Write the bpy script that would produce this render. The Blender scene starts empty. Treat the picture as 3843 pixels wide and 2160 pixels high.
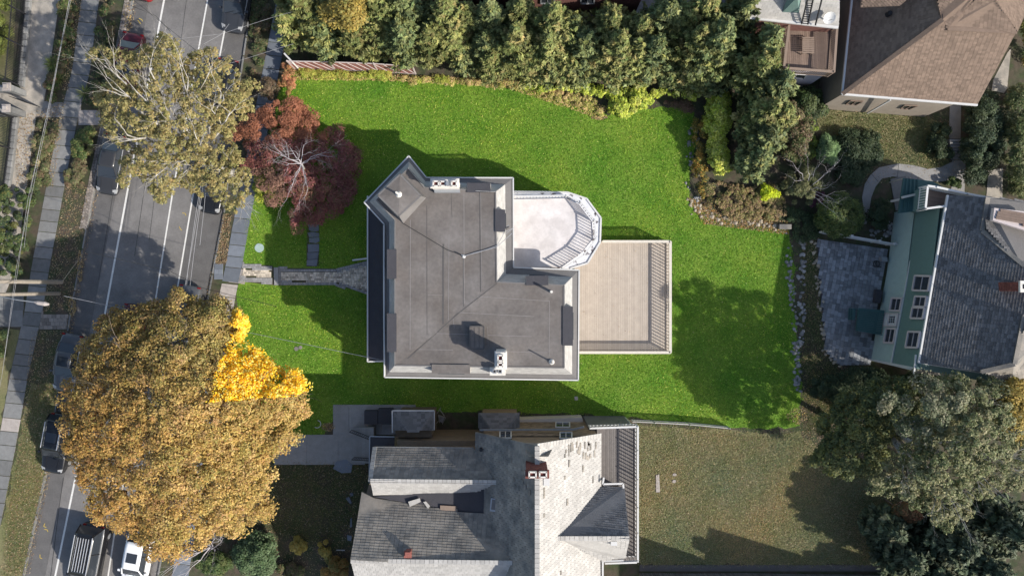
import bpy, math, random
import numpy as np
from mathutils import Vector, Matrix
R = math.radians
random.seed(7); rng = np.random.default_rng(11)

# ------------------------------------------------------------------ camera, sky, sun, exposure
H = 54.0; GW = 82.0; S = GW / 3843.0; CX, CY = 1921.5, 1080.0
scn = bpy.context.scene
cam = bpy.data.cameras.new('camera'); co = bpy.data.objects.new('camera', cam)
scn.collection.objects.link(co); co.location = (0, 0, H); co.rotation_euler = (0, 0, 0)
cam.sensor_width = 36; cam.lens = 36 * H / GW; cam.clip_start = 0.5; cam.clip_end = 2000
scn.camera = co
EL = R(34); SD = Vector((0.883, -0.469, 0)).normalized()
world = bpy.data.worlds.new('World'); scn.world = world; world.use_nodes = True
wn = world.node_tree.nodes; wl = world.node_tree.links; wn.clear()
sky = wn.new('ShaderNodeTexSky'); sky.sky_type = 'NISHITA'; sky.sun_disc = False
sky.sun_elevation = EL; sky.sun_rotation = math.atan2(SD.x, SD.y); sky.air_density = 1.0; sky.dust_density = 1.5
bg = wn.new('ShaderNodeBackground'); bg.inputs[1].default_value = 0.15
wo = wn.new('ShaderNodeOutputWorld'); wl.new(sky.outputs[0], bg.inputs[0]); wl.new(bg.outputs[0], wo.inputs[0])
sl = bpy.data.lights.new('sun', 'SUN'); sl.energy = 4.7; sl.angle = R(0.53); sl.color = (1, 0.955, 0.88)
so = bpy.data.objects.new('sun', sl); scn.collection.objects.link(so)
sdir = Vector((SD.x * math.cos(EL), SD.y * math.cos(EL), math.sin(EL)))
so.rotation_euler = sdir.to_track_quat('Z', 'Y').to_euler(); so.location = sdir * 80
scn.view_settings.view_transform = 'Standard'; scn.view_settings.look = 'None'
scn.view_settings.exposure = 0.42; scn.view_settings.gamma = 1.0; scn.view_settings.use_curve_mapping = False
C = scn.collection

# ------------------------------------------------------------------ helpers
def P(px, py, z=0.0):
    f = (H - z) / H
    return Vector(((px - CX) * S * f, -(py - CY) * S * f, z))

def ray_plane(px, py, p0, n):
    o = Vector((0, 0, H)); d = P(px, py, 0) - o
    return o + d * ((p0 - o).dot(n) / d.dot(n))

MATS = {}
def mat(name, col, rough=0.8, var=0.15, scale=6.0, bump=0.0, bscale=60.0, rnd=0.0, col2=None, spec=0.3, metal=0.0, fac2=0.5, scale2=1.2, sharp=0.12, alpha=None):
    if name in MATS: return MATS[name]
    m = bpy.data.materials.new(name); m.use_nodes = True
    t = m.node_tree; N = t.nodes; L = t.links
    b = N['Principled BSDF']; b.inputs['Roughness'].default_value = rough
    b.inputs['Specular IOR Level'].default_value = spec; b.inputs['Metallic'].default_value = metal
    tc = N.new('ShaderNodeNewGeometry')
    src = tc.outputs['Position']
    cn = N.new('ShaderNodeRGB'); cn.outputs[0].default_value = (*col, 1); cur = cn.outputs[0]
    if col2:
        n2 = N.new('ShaderNodeTexNoise'); n2.inputs['Scale'].default_value = scale2; n2.inputs['Detail'].default_value = 8
        L.new(src, n2.inputs['Vector'])
        mr = N.new('ShaderNodeMapRange'); mr.inputs[1].default_value = fac2 - sharp; mr.inputs[2].default_value = fac2 + sharp
        L.new(n2.outputs[0], mr.inputs[0])
        mx = N.new('ShaderNodeMix'); mx.data_type = 'RGBA'; L.new(mr.outputs[0], mx.inputs[0])
        L.new(cur, mx.inputs[6]); mx.inputs[7].default_value = (*col2, 1); cur = mx.outputs[2]
    def mul(cur, val_out, lo, hi):
        mr = N.new('ShaderNodeMapRange'); mr.inputs[3].default_value = lo; mr.inputs[4].default_value = hi
        L.new(val_out, mr.inputs[0])
        vm = N.new('ShaderNodeVectorMath'); vm.operation = 'SCALE'
        L.new(cur, vm.inputs[0]); L.new(mr.outputs[0], vm.inputs['Scale']); return vm.outputs[0]
    if var:
        for sc, a in ((scale, var), (scale * 6.3, var * 0.8)):
            n = N.new('ShaderNodeTexNoise'); n.inputs['Scale'].default_value = sc; n.inputs['Detail'].default_value = 5
            L.new(src, n.inputs['Vector']); cur = mul(cur, n.outputs[0], 1 - 2.2 * a, 1 + 2.2 * a)
    if rnd:
        oi = N.new('ShaderNodeObjectInfo'); at = N.new('ShaderNodeAttribute'); at.attribute_name = 'rnd'
        ad = N.new('ShaderNodeMath'); ad.operation = 'ADD'; L.new(oi.outputs['Random'], ad.inputs[0]); L.new(at.outputs['Fac'], ad.inputs[1])
        fr = N.new('ShaderNodeMath'); fr.operation = 'FRACT'; L.new(ad.outputs[0], fr.inputs[0])
        cur = mul(cur, fr.outputs[0], 1 - rnd, 1 + rnd)
    L.new(cur, b.inputs['Base Color'])
    if bump:
        n = N.new('ShaderNodeTexNoise'); n.inputs['Scale'].default_value = bscale; n.inputs['Detail'].default_value = 4
        L.new(src, n.inputs['Vector'])
        bp = N.new('ShaderNodeBump'); bp.inputs['Strength'].default_value = bump; bp.inputs['Distance'].default_value = 0.05
        L.new(n.outputs[0], bp.inputs['Height']); L.new(bp.outputs[0], b.inputs['Normal'])
    MATS[name] = m; return m

def leafmat(name, trans=0.25, rough=0.6):
    m = bpy.data.materials.new(name); m.use_nodes = True; t = m.node_tree; N = t.nodes; L = t.links
    b = N['Principled BSDF']; b.inputs['Roughness'].default_value = rough; b.inputs['Specular IOR Level'].default_value = 0.25
    a = N.new('ShaderNodeAttribute'); a.attribute_name = 'Col'; L.new(a.outputs['Color'], b.inputs['Base Color'])
    tr = N.new('ShaderNodeBsdfTranslucent'); L.new(a.outputs['Color'], tr.inputs[0])
    ms = N.new('ShaderNodeMixShader'); ms.inputs[0].default_value = trans
    L.new(b.outputs[0], ms.inputs[1]); L.new(tr.outputs[0], ms.inputs[2]); L.new(ms.outputs[0], N['Material Output'].inputs[0])
    MATS[name] = m; return m

def link(name, data): o = bpy.data.objects.new(name, data); C.objects.link(o); return o
def tag(o, label=None, cat=None, group=None, kind=None):
    if label: o['label'] = label
    if cat: o['category'] = cat
    if group: o['group'] = group
    if kind: o['kind'] = kind
    return o
def thing(name, label, cat, loc=(0, 0, 0), group=None, rz=0):
    o = link(name, None); o.location = loc; o.rotation_euler = (0, 0, rz); o.empty_display_size = 0.3
    return tag(o, label, cat, group)
def base_of(parent):
    b = Vector((0, 0, 0)); q = parent
    while q is not None: b = b + q.location; q = q.parent
    return b

class MB:
    def __init__(s): s.v = []; s.f = []; s.r = []; s.cur = 0.0
    def add(s, vs, fs):
        k = len(s.v); s.v += [tuple(v) for v in vs]; s.r += [s.cur] * len(vs); s.f += [tuple(i + k for i in f) for f in fs]
        return s
    def box(s, c, size, M=None):
        x, y, z = size[0] / 2, size[1] / 2, size[2] / 2; c = Vector(c)
        vs = [Vector((a * x, b * y, d * z)) for d in (-1, 1) for b in (-1, 1) for a in (-1, 1)]
        if M is not None: vs = [M @ v for v in vs]
        return s.add([c + v for v in vs], [(0, 2, 3, 1), (4, 5, 7, 6), (0, 1, 5, 4), (2, 6, 7, 3), (0, 4, 6, 2), (1, 3, 7, 5)])
    def bar(s, a, b, w, h):
        a, b = Vector(a), Vector(b); d = b - a; L = d.length
        if L < 1e-6: return s
        x = d / L; up = Vector((0, 0, 1))
        if abs(x.z) > 0.95: up = Vector((0, 1, 0))
        y = up.cross(x).normalized(); z = x.cross(y)
        M = Matrix((x, y, z)).transposed()
        return s.box((a + b) / 2, (L, w, h), M)
    def tube(s, pts, rs, n=6, cap=True):
        pts = [Vector(p) for p in pts]
        if not isinstance(rs, (list, tuple)): rs = [rs] * len(pts)
        vs = []; fs = []
        for i, p in enumerate(pts):
            d = (pts[min(i + 1, len(pts) - 1)] - pts[max(i - 1, 0)]).normalized()
            up = Vector((0, 0, 1)) if abs(d.z) < 0.9 else Vector((1, 0, 0))
            a = d.cross(up).normalized(); b = d.cross(a)
            for k in range(n):
                t = 2 * math.pi * k / n; vs.append(p + (a * math.cos(t) + b * math.sin(t)) * rs[i])
        for i in range(len(pts) - 1):
            for k in range(n):
                k2 = (k + 1) % n; fs.append((i * n + k, i * n + k2, (i + 1) * n + k2, (i + 1) * n + k))
        if cap: fs.append(tuple(range(n))); fs.append(tuple((len(pts) - 1) * n + k for k in reversed(range(n))))
        return s.add(vs, fs)
    def prism(s, top, th):
        n = len(top); top = [Vector(p) for p in top]
        ths = th if isinstance(th, (list, tuple)) else [th] * n
        bot = [p - Vector((0, 0, t)) for p, t in zip(top, ths)]
        return s.add(top + bot, [tuple(range(n)), tuple(reversed(range(n, 2 * n)))] + [(i, (i + 1) % n, n + (i + 1) % n, n + i) for i in range(n)])
    def quad(s, *p): return s.add(p, [tuple(range(len(p)))])
    def build(s, name, m, parent=None, smooth=False):
        me = bpy.data.meshes.new(name); b = base_of(parent)
        me.from_pydata([(v[0] - b.x, v[1] - b.y, v[2] - b.z) for v in s.v], [], s.f)
        if any(s.r):
            at = me.attributes.new('rnd', 'FLOAT', 'POINT'); at.data.foreach_set('value', s.r)
        me.materials.append(m if not isinstance(m, str) else MATS[m])
        if smooth: me.polygons.foreach_set('use_smooth', [True] * len(me.polygons))
        import bmesh
        bm = bmesh.new(); bm.from_mesh(me); bmesh.ops.recalc_face_normals(bm, faces=bm.faces); bm.to_mesh(me); bm.free()
        o = link(name, me); o.parent = parent; return o

def fixup(poly):   # counter-clockwise seen from above
    a = sum(poly[i][0] * poly[(i + 1) % len(poly)][1] - poly[(i + 1) % len(poly)][0] * poly[i][1] for i in range(len(poly)))
    return poly if a > 0 else list(reversed(poly))

UNIT = {}
def unit_mesh(kind, m):
    k = (kind, m.name)
    if k in UNIT: return UNIT[k]
    mb = MB()
    if kind == 'box': mb.box((0, 0, 0), (1, 1, 1))
    elif kind == 'paver':
        vs = [(-.5, -.5, -.5), (.5, -.5, -.5), (.5, .5, -.5), (-.5, .5, -.5), (-.5, -.5, .2), (.5, -.5, .2), (.5, .5, .2), (-.5, .5, .2),
              (-.44, -.42, .5), (.44, -.42, .5), (.44, .42, .5), (-.44, .42, .5)]
        fs = [(8, 9, 10, 11)] + [(a, (a + 1) % 4, 4 + (a + 1) % 4, 4 + a) for a in range(4)] + [(4 + a, 4 + (a + 1) % 4, 8 + (a + 1) % 4, 8 + a) for a in range(4)]
        mb.add(vs, fs)
    elif kind == 'rock':
        rr = random.Random(hash(m.name) % 1000 + len(UNIT))
        vs = [];
        for zz, r in ((-.5, .42), (-.1, .5), (.25, .42), (.45, .22)):
            for a in range(7):
                q = r * rr.uniform(.78, 1.1); vs.append((q * math.cos(a * .8976 + zz), q * math.sin(a * .8976 + zz), zz + rr.uniform(-.07, .07)))
        fs = [(i * 7 + a, i * 7 + (a + 1) % 7, (i + 1) * 7 + (a + 1) % 7, (i + 1) * 7 + a) for i in range(3) for a in range(7)] + [tuple(21 + a for a in range(7))]
        mb.add(vs, fs)
    me = bpy.data.meshes.new(kind + '_piece'); me.from_pydata(mb.v, [], mb.f); me.materials.append(m); me.update()
    UNIT[k] = me; return me

def place(name, items, m, parent, kind='box', limit=300, stuffname=None, keyf=None):
    """items: list of 4x4 world matrices of a unit piece; first `limit` (nearest the picture centre) are objects, the rest one mesh"""
    m = MATS[m] if isinstance(m, str) else m
    me = unit_mesh(kind, m); b = base_of(parent)
    items = sorted(items, key=keyf or (lambda M: M.translation.x ** 2 + M.translation.y ** 2))
    for M in items[:limit]:
        o = link(name, me); o.parent = parent
        M2 = M.copy(); M2.translation = M.translation - b; o.matrix_local = M2
    rest = items[limit:]
    if rest:
        base = np.array([v.co[:] for v in me.vertices]); faces = [tuple(p.vertices) for p in me.polygons]
        V = []; F = []; A = []; n = len(base)
        for i, M in enumerate(rest):
            Mn = np.array(M); V.append(base @ Mn[:3, :3].T + Mn[:3, 3] - np.array(b)); F += [tuple(q + i * n for q in f) for f in faces]; A += [random.random()] * n
        V = np.concatenate(V); mm = bpy.data.meshes.new(stuffname or name); mm.from_pydata(V.tolist(), [], F)
        at = mm.attributes.new('rnd', 'FLOAT', 'POINT'); at.data.foreach_set('value', A); mm.materials.append(m)
        o = link(stuffname or (name + '_field'), mm); o.parent = parent; o['kind'] = 'stuff'

def TM(c, u, v, n):
    M = Matrix.Identity(4)
    for i in range(3): M[i][0] = u[i]; M[i][1] = v[i]; M[i][2] = n[i]; M[i][3] = c[i]
    return M

def tile(poly, w, l, th, gap=0.008, tilt=0.0, udir=None, stagger=True, lift=0.0, jz=0.0, grow=1.0):
    """cover a (near) planar 3D polygon with pieces, row by row; returns matrices"""
    poly = [Vector(p) for p in poly]; n = Vector((0, 0, 0))
    for i in range(len(poly)): n += poly[i].cross(poly[(i + 1) % len(poly)])
    n.normalize()
    if n.z < 0: n = -n
    if udir is None:
        u = Vector((0, 0, 1)).cross(n)
        u = u.normalized() if u.length > 1e-3 else Vector((1, 0, 0))
    else: u = (Vector(udir) - n * Vector(udir).dot(n)).normalized()
    v = n.cross(u); o = sum(poly, Vector((0, 0, 0))) / len(poly)
    q = [((p - o).dot(u), (p - o).dot(v)) for p in poly]
    y = min(b for a, b in q); y1 = max(b for a, b in q); out = []; row = 0
    while y < y1 - 0.02:
        yc = min(y + l / 2, y1 - 0.01); xs = []
        for i in range(len(q)):
            (a, b), (c, d) = q[i], q[(i + 1) % len(q)]
            if (b <= yc) != (d <= yc): xs.append(a + (yc - b) * (c - a) / (d - b))
        xs.sort()
        for k in range(0, len(xs) - 1, 2):
            x = xs[k]; xe = xs[k + 1]; first = True
            while x < xe - 0.02:
                ww = w if not isinstance(w, tuple) else random.uniform(*w)
                if first and stagger: ww *= (0.5 if row % 2 else 1.0) if not isinstance(w, tuple) else random.uniform(.4, 1)
                first = False
                e = min(x + ww, xe)
                if xe - e < 0.06: e = xe
                vv = (v - n * tilt).normalized(); nn = u.cross(vv)
                lz = lift + th / 2 + random.uniform(-jz, jz)
                out.append(TM(o + u * ((x + e) / 2) + v * (y + l / 2) + n * lz, u * (e - x - gap), vv * (l * grow - gap), nn * th))
                x = e
        y += l; row += 1
    return out

def inpoly(pts, poly):
    x, y = pts[:, 0], pts[:, 1]; r = np.zeros(len(pts), bool); n = len(poly)
    for i in range(n):
        x0, y0 = poly[i]; x1, y1 = poly[(i + 1) % n]
        c = ((y0 > y) != (y1 > y)); xx = x0 + (y - y0) * (x1 - x0) / ((y1 - y0) if y1 != y0 else 1e-9)
        r ^= c & (x < xx)
    return r
def edgedist(pts, poly):
    d = np.full(len(pts), 1e9)
    for i in range(len(poly)):
        a = np.array(poly[i], float); b = np.array(poly[(i + 1) % len(poly)], float); ab = b - a
        t = np.clip(((pts - a) @ ab) / (ab @ ab), 0, 1); d = np.minimum(d, np.linalg.norm(pts - a - t[:, None] * ab, axis=1))
    return d
def sample(poly, n):
    a = np.array(poly, float); lo, hi = a.min(0), a.max(0); out = np.zeros((0, 2))
    while len(out) < n:
        p = rng.uniform(lo, hi, (n * 2 + 50, 2)); out = np.concatenate([out, p[inpoly(p, poly)]])
    return out[:n]
def unproj(p, z):
    f = (H - z) / H * S
    return np.stack([(p[:, 0] - CX) * f, -(p[:, 1] - CY) * f, z], 1)

def leafcloud(name, pos, nrm, size, cols, m, parent=None, aspect=1.0, tdir=None):
    N = len(pos); nrm = nrm / (np.linalg.norm(nrm, axis=1, keepdims=True) + 1e-9)
    if tdir is None: tdir = rng.normal(size=(N, 3))
    t = tdir - nrm * np.sum(tdir * nrm, 1, keepdims=True); t /= (np.linalg.norm(t, axis=1, keepdims=True) + 1e-9)
    b = np.cross(nrm, t); s = size[:, None]
    V = np.empty((N, 4, 3)); V[:, 0] = pos - t * s * aspect; V[:, 1] = pos - b * s * 0.55 + nrm * s * 0.18; V[:, 2] = pos + t * s * aspect; V[:, 3] = pos + b * s * 0.55 + nrm * s * 0.1
    V = V.reshape(-1, 3) - np.array(base_of(parent))
    me = bpy.data.meshes.new(name); me.vertices.add(4 * N); me.vertices.foreach_set('co', V.ravel().astype(np.float32))
    me.loops.add(4 * N); me.loops.foreach_set('vertex_index', np.arange(4 * N, dtype=np.int32))
    me.polygons.add(N); me.polygons.foreach_set('loop_start', np.arange(0, 4 * N, 4, dtype=np.int32)); me.polygons.foreach_set('loop_total', np.full(N, 4, np.int32))
    ca = me.attributes.new('Col', 'FLOAT_COLOR', 'POINT'); cc = np.ones((N, 4, 4)); cc[:, :, :3] = cols[:, None, :]
    ca.data.foreach_set('color', cc.ravel().astype(np.float32)); me.materials.append(MATS[m] if isinstance(m, str) else m)
    me.update(); o = link(name, me); o.parent = parent; return o

def palette(pal, n, jit=0.2):
    pal = np.array(pal, float); w = pal[:, 3] / pal[:, 3].sum(); i = rng.choice(len(pal), n, p=w)
    return pal[i, :3] * rng.uniform(1 - jit, 1 + jit, (n, 1)) * rng.uniform(0.93, 1.07, (n, 3))

def crown(name, parent, poly, z0, z1, nclump, nleaf, cr, size, pal, m='leaf', colfn=None, aspect=1.0, under=0.25, power=0.5, up=0.8, tdirup=False):
    """poly: outline in photograph pixels; clumps of leaves in a dome between z0 and z1 (metres)"""
    crpx = cr / S
    pts = sample(poly, nclump * 3); d = edgedist(pts, poly); keep = d > crpx * 0.35
    pts, d = pts[keep][:nclump], d[keep][:nclump]; dm = max(d.max(), 1e-3)
    t = np.clip(d / dm, 0.02, 1) ** power
    zz = z0 + (z1 - z0) * t * rng.uniform(0.86, 1.06, len(t))
    lo = rng.random(len(t)) < under; zz[lo] = z0 + (zz[lo] - z0) * rng.uniform(0.1, 0.7, lo.sum())
    cen = unproj(pts, zz); K = len(cen); ctone = rng.uniform(0.82, 1.14, K)
    pc = palette(pal, K, 0.12)
    k = rng.integers(0, K, nleaf); dr = rng.normal(size=(nleaf, 3)); dr /= np.linalg.norm(dr, axis=1, keepdims=True)
    dr[:, 2] = np.where(dr[:, 2] < -0.25, -dr[:, 2], dr[:, 2])
    crk = cr * rng.uniform(0.5, 1.5, K)
    pos = cen[k] + dr * (crk[k] * rng.uniform(0.35, 1.05, nleaf) ** 0.6)[:, None] * np.array([1, 1, 0.75])
    nr = dr * 0.7 + np.array([0, 0, up]) + rng.normal(size=(nleaf, 3)) * 0.45
    cols = palette(pal, nleaf, .4) * 0.62 + pc[k] * 0.38; cols *= ctone[k][:, None]
    if colfn is not None: cols = colfn(pos, cols)
    td = dr + rng.normal(size=(nleaf, 3)) * 0.4 if tdirup else None
    return leafcloud(name, pos, nr, rng.uniform(0.6, 1.3, nleaf) * size, cols, m, parent, aspect, td)

def branches(p0, p1, r0, depth, mb, spread=0.55, rr=None, seg=4, kids=3, tips=None, droop=0.0):
    rr = rr or random; p0 = Vector(p0); p1 = Vector(p1); d = p1 - p0; L = d.length
    pts = [p0]; rs = [r0]
    for i in range(1, seg + 1):
        t = i / seg; j = L * 0.05
        pts.append(p0 + d * t + Vector((rr.uniform(-j, j), rr.uniform(-j, j), rr.uniform(-j, j) - droop * L * t * t))); rs.append(r0 * (1 - 0.6 * t))
    mb.tube(pts, rs, 6 if r0 > .05 else 4, cap=False)
    if depth <= 0:
        if tips is not None: tips.append(pts[-1])
        return
    for k in range(kids):
        t = rr.uniform(0.35, 1.0) if k else 1.0
        i = min(seg, max(1, int(round(t * seg)))); a = pts[i]
        dd = d.normalized() + Vector((rr.uniform(-1, 1), rr.uniform(-1, 1), rr.uniform(-.6, .7))) * spread
        branches(a, a + dd.normalized() * L * rr.uniform(0.45, 0.75), rs[i] * 0.72, depth - 1, mb, spread, rr, 3, kids, tips, droop)

def ell(cx, cy, rx, ry, n=18, jit=0.1, rot=0):
    return [(cx + rx * math.cos(a) * k, cy + ry * math.sin(a) * k) for a, k in ((2 * math.pi * i / n + rot, random.uniform(1 - jit, 1 + jit)) for i in range(n))]
def rough(poly, step=22, jit=7):
    out = []
    for i in range(len(poly)):
        a, b = poly[i], poly[(i + 1) % len(poly)]; L = math.hypot(b[0] - a[0], b[1] - a[1]); n = max(1, int(L / step))
        for k in range(n):
            t = k / n; out.append((a[0] + (b[0] - a[0]) * t + random.uniform(-jit, jit), a[1] + (b[1] - a[1]) * t + random.uniform(-jit, jit)))
    return out
def sheet(name, poly, z, m, label=None, th=0.05, kind='structure', parent=None):
    mb = MB(); mb.prism([P(x, y, z) for x, y in poly], th); o = mb.build(name, m, parent)
    if parent is None: tag(o, label, None, None, kind)
    return o
def lerp(a, b, t): return (a[0] + (b[0] - a[0]) * t, a[1] + (b[1] - a[1]) * t)
def pl(poly, y):
    for (x0, y0), (x1, y1) in zip(poly, poly[1:]):
        if y0 <= y <= y1 or (y0, y1) == (poly[-2][1], poly[-1][1]): return x0 + (x1 - x0) * (y - y0) / (y1 - y0)
    (x0, y0), (x1, y1) = poly[0], poly[1]; return x0 + (x1 - x0) * (y - y0) / (y1 - y0)
ORD = ['first', 'second', 'third', 'fourth', 'fifth', 'sixth', 'seventh', 'eighth', 'ninth', 'tenth', 'eleventh', 'twelfth', 'thirteenth', 'fourteenth', 'fifteenth', 'sixteenth', 'seventeenth', 'eighteenth']

# ------------------------------------------------------------------ materials
mat('soil', (.085, .066, .048), .95, .22, 3, .6, 40, col2=(.05, .062, .028), fac2=.5)
mat('grass_vivid', (.085, .2, .014), .85, .22, 5, .8, 55, col2=(.2, .29, .035), fac2=.53, scale2=.35, sharp=.2)
mat('grass_dull', (.2, .175, .09), .9, .2, 8, .7, 45, col2=(.12, .135, .05), fac2=.52, scale2=.6, sharp=.2)
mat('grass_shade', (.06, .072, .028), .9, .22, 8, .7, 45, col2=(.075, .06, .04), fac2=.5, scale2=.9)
mat('asphalt', (.15, .141, .134), .85, .13, 1.1, .35, 120, col2=(.195, .184, .175), fac2=.52, scale2=.25, sharp=.15)
mat('asphalt_dark', (.115, .109, .105), .85, .13, 1.5, .35, 120)
mat('tar', (.03, .03, .03), .7, .05)
mat('road_paint', (.62, .6, .56), .6, .14, 14)
mat('yellow_paint', (.5, .36, .06), .7, .2, 14)
mat('bluestone', (.15, .165, .19), .75, .09, 3, .2, 60, rnd=.2)
mat('flag_grey', (.17, .168, .162), .8, .12, 3, .3, 60, rnd=.24)
mat('flag_pale', (.34, .3, .27), .8, .12, 3, .3, 60, rnd=.15)
mat('concrete', (.27, .26, .248), .85, .1, 2, .25, 70, rnd=.06)
mat('concrete_pale', (.36, .32, .27), .85, .13, 2, .25, 70, col2=(.24, .22, .19), fac2=.53)
mat('cobble', (.22, .19, .165), .85, .14, 8, .4, 60, rnd=.35)
mat('paver_grey', (.27, .262, .255), .8, .1, 8, .3, 60, rnd=.16)
mat('paver_tan', (.52, .45, .36), .8, .12, 8, .3, 60, rnd=.42)
mat('paver_blue', (.215, .222, .232), .75, .12, 4, .3, 60, rnd=.38)
mat('membrane', (.118, .101, .089), .72, .16, .7, .3, 160, col2=(.158, .143, .133), fac2=.5, scale2=.5, sharp=.2)
mat('membrane_dark', (.052, .05, .056), .75, .08, 1.5, .3, 140)
mat('membrane_light', (.15, .14, .133), .75, .08, 1.5, .2, 140)
mat('seam', (.21, .195, .185), .7, .1)
mat('seam_dark', (.085, .079, .075), .7, .06)
mat('slate_pale', (.38, .365, .34), .7, .08, 3, rnd=.12)
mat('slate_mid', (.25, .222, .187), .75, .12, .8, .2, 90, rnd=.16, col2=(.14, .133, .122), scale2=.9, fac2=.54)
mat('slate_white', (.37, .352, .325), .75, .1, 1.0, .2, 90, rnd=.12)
mat('slate_dark', (.13, .13, .135), .75, .1, 1.2, .2, 90, rnd=.25)
mat('shingle_brown', (.18, .128, .095), .85, .1, 1.2, .3, 90, rnd=.2)
mat('shingle_blue', (.125, .12, .118), .85, .1, 1.2, .3, 90, rnd=.3)
mat('shingle_brownwall', (.25, .19, .13), .85, .12, 3, .2, 90, rnd=.3)
mat('white_paint', (.54, .53, .51), .5, .03, 3)
mat('white_coat', (.62, .58, .56), .55, .08, 1.2, .1, 60, col2=(.52, .48, .46), scale2=.8)
mat('stained_white', (.6, .6, .62), .6, .1, 3, col2=(.09, .075, .075), fac2=.6, scale2=2.4, sharp=.04)
mat('cream_wall', (.5, .46, .4), .7, .05, 2)
mat('cream_rail', (.56, .51, .43), .6, .07, 5)
mat('stucco', (.62, .58, .52), .8, .1, 5, .4, 40)
mat('flue', (.12, .035, .03), .8, .15, 9)
mat('flue_dark', (.02, .018, .018), .9, .1)
mat('deck_board', (.41, .35, .29), .75, .07, 2, .15, 80, rnd=.07)
mat('deck_grey', (.15, .135, .125), .75, .1, 4, .15, 80, rnd=.12)
mat('deck_brown', (.19, .135, .105), .75, .1, 4, .15, 80, rnd=.14)
mat('trim_brown', (.23, .17, .13), .7, .07, 4)
mat('wood_red', (.3, .13, .11), .75, .14, 5, .2, 60, rnd=.25)
mat('brick_red', (.2, .07, .055), .85, .12, 9, .3, 60, rnd=.3)
mat('brick_wall', (.16, .075, .06), .85, .15, 4, .3, 60)
mat('iron', (.02, .02, .022), .55, .05)
mat('metal_grey', (.32, .33, .34), .45, .08, 4, metal=.4)
mat('green_dark', (.125, .195, .172), .7, .05, 3)
mat('green_pale', (.33, .42, .385), .7, .06, 3)
mat('teal', (.05, .11, .105), .65, .08, 4)
mat('trim_pink', (.5, .43, .41), .6, .05, 4)
mat('glass_dark', (.03, .035, .042), .08, .0, spec=.6)
mat('blind', (.3, .29, .28), .7, .1)
mat('tan_wall', (.3, .255, .205), .8, .08, 2)
mat('lilac_wall', (.47, .44, .47), .7, .06, 2)
mat('bark', (.15, .12, .095), .9, .2, 6, .6, 30)
mat('bark_white', (.46, .43, .39), .8, .2, 5, .3, 30, col2=(.2, .18, .14), fac2=.52, scale2=3)
mat('twig_white', (.42, .385, .39), .8, .1, 5)
mat('pole_wood', (.3, .26, .21), .85, .15, 6, .4, 40)
mat('wire', (.26, .26, .27), .6, .0)
mat('wire_dark', (.03, .03, .03), .6, .0)
mat('rock', (.25, .245, .235), .85, .15, 6, .4, 30, rnd=.35)
mat('rock_tan', (.33, .28, .21), .85, .15, 6, .4, 30, rnd=.3)
mat('canvas_tan', (.17, .15, .115), .8, .07, 3)
mat('tyre', (.02, .02, .02), .85, .0)
mat('rim', (.5, .5, .5), .35, .0, metal=.7)
mat('tail_red', (.2, .008, .008), .25, .0)
mat('lamp_clear', (.3, .3, .3), .15, .0)
mat('light_strip', (.7, .7, .7), .35, .0, metal=.5)
leafmat('leaf', .28); leafmat('needle', .15); leafmat('blade', .3)

# ------------------------------------------------------------------ ground, street
KL = [(590, -500), (500, 0), (430, 360), (357, 702), (269, 1168), (173, 1778), (90, 2160), (-30, 2700)]
KR = [(1020, -500), (942, 0), (890, 350), (838, 800), (780, 1105), (700, 1560), (590, 2160), (490, 2700)]
mb = MB(); mb.box((0, 0, -.64), (420, 420, 1)); tag(mb.build('ground', 'soil'), None, None, None, 'structure')
def strip(a, b): return list(a) + list(reversed(b))
sheet('road', strip(KL, KR), -.12, 'asphalt', th=.1)
sheet('terrain', strip([(x, y) for x, y in KR], [(6200, -2200), (6200, 4400)][:2]) if 0 else KR + [(6200, 2700), (6200, -500)], 0, 'soil', th=.3)
sheet('terrain', KL + [(-2600, 2700), (-2600, -500)], 0, 'soil', th=.3)
# repaired lighter/darker lanes of asphalt
sheet('road_patch', [(505, 0), (560, 0), (440, 700), (330, 1280), (240, 1800), (170, 2160), (92, 2160), (175, 1778), (270, 1168), (358, 702)], -.112, 'asphalt_dark', th=.01)
sheet('road_patch', [(870, 0), (935, 0), (833, 800), (776, 1105), (620, 2000), (560, 2160), (470, 2160), (668, 1080), (727, 728)], -.112, 'asphalt_dark', th=.01)
rd = None
def line_mark(pts, w, m, name, label=None, z=-.108):
    mb = MB()
    for a, b in zip(pts, pts[1:]):
        A, B = P(*a, z), P(*b, z); d = (B - A).normalized(); q = Vector((-d.y, d.x, 0)) * w / 2
        mb.quad(A + q, B + q, B - q, A - q)
    return tag(mb.build(name, m), label, None, None, 'structure')
line_mark([(625, -50), (616, 0), (489, 660), (388, 1209), (302, 1699), (207, 2160), (195, 2230)], .15, 'road_paint', 'road_line')
line_mark([(788, -50), (779, 0), (647, 728), (580, 1147), (430, 1998), (395, 2230)], .12, 'road_paint', 'road_line')
line_mark([(875, -50), (865, 0), (725, 728), (668, 1069), (560, 1700), (470, 2230)], .12, 'road_paint', 'road_line')
line_mark([(430, 690), (412, 800), (370, 1050)], .035, 'tar', 'tar_seam'); line_mark([(543, 700), (520, 860), (505, 960)], .03, 'tar', 'tar_seam')
line_mark([(238, 1790), (222, 1900), (190, 2160)], .04, 'tar', 'tar_seam'); line_mark([(700, 0), (655, 330), (590, 660), (560, 900)], .025, 'tar', 'tar_seam')
for x, y in ((520, 80), (527, 72), (166, 1968), (172, 1985), (150, 2085), (675, 855), (690, 800)):
    a = random.uniform(0, 3); line_mark([(x - 6 * math.cos(a), y - 6 * math.sin(a)), (x + 6 * math.cos(a), y + 6 * math.sin(a)), (x + 8, y + 9)], .05, 'yellow_paint', 'utility_mark', z=-.1)
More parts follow.
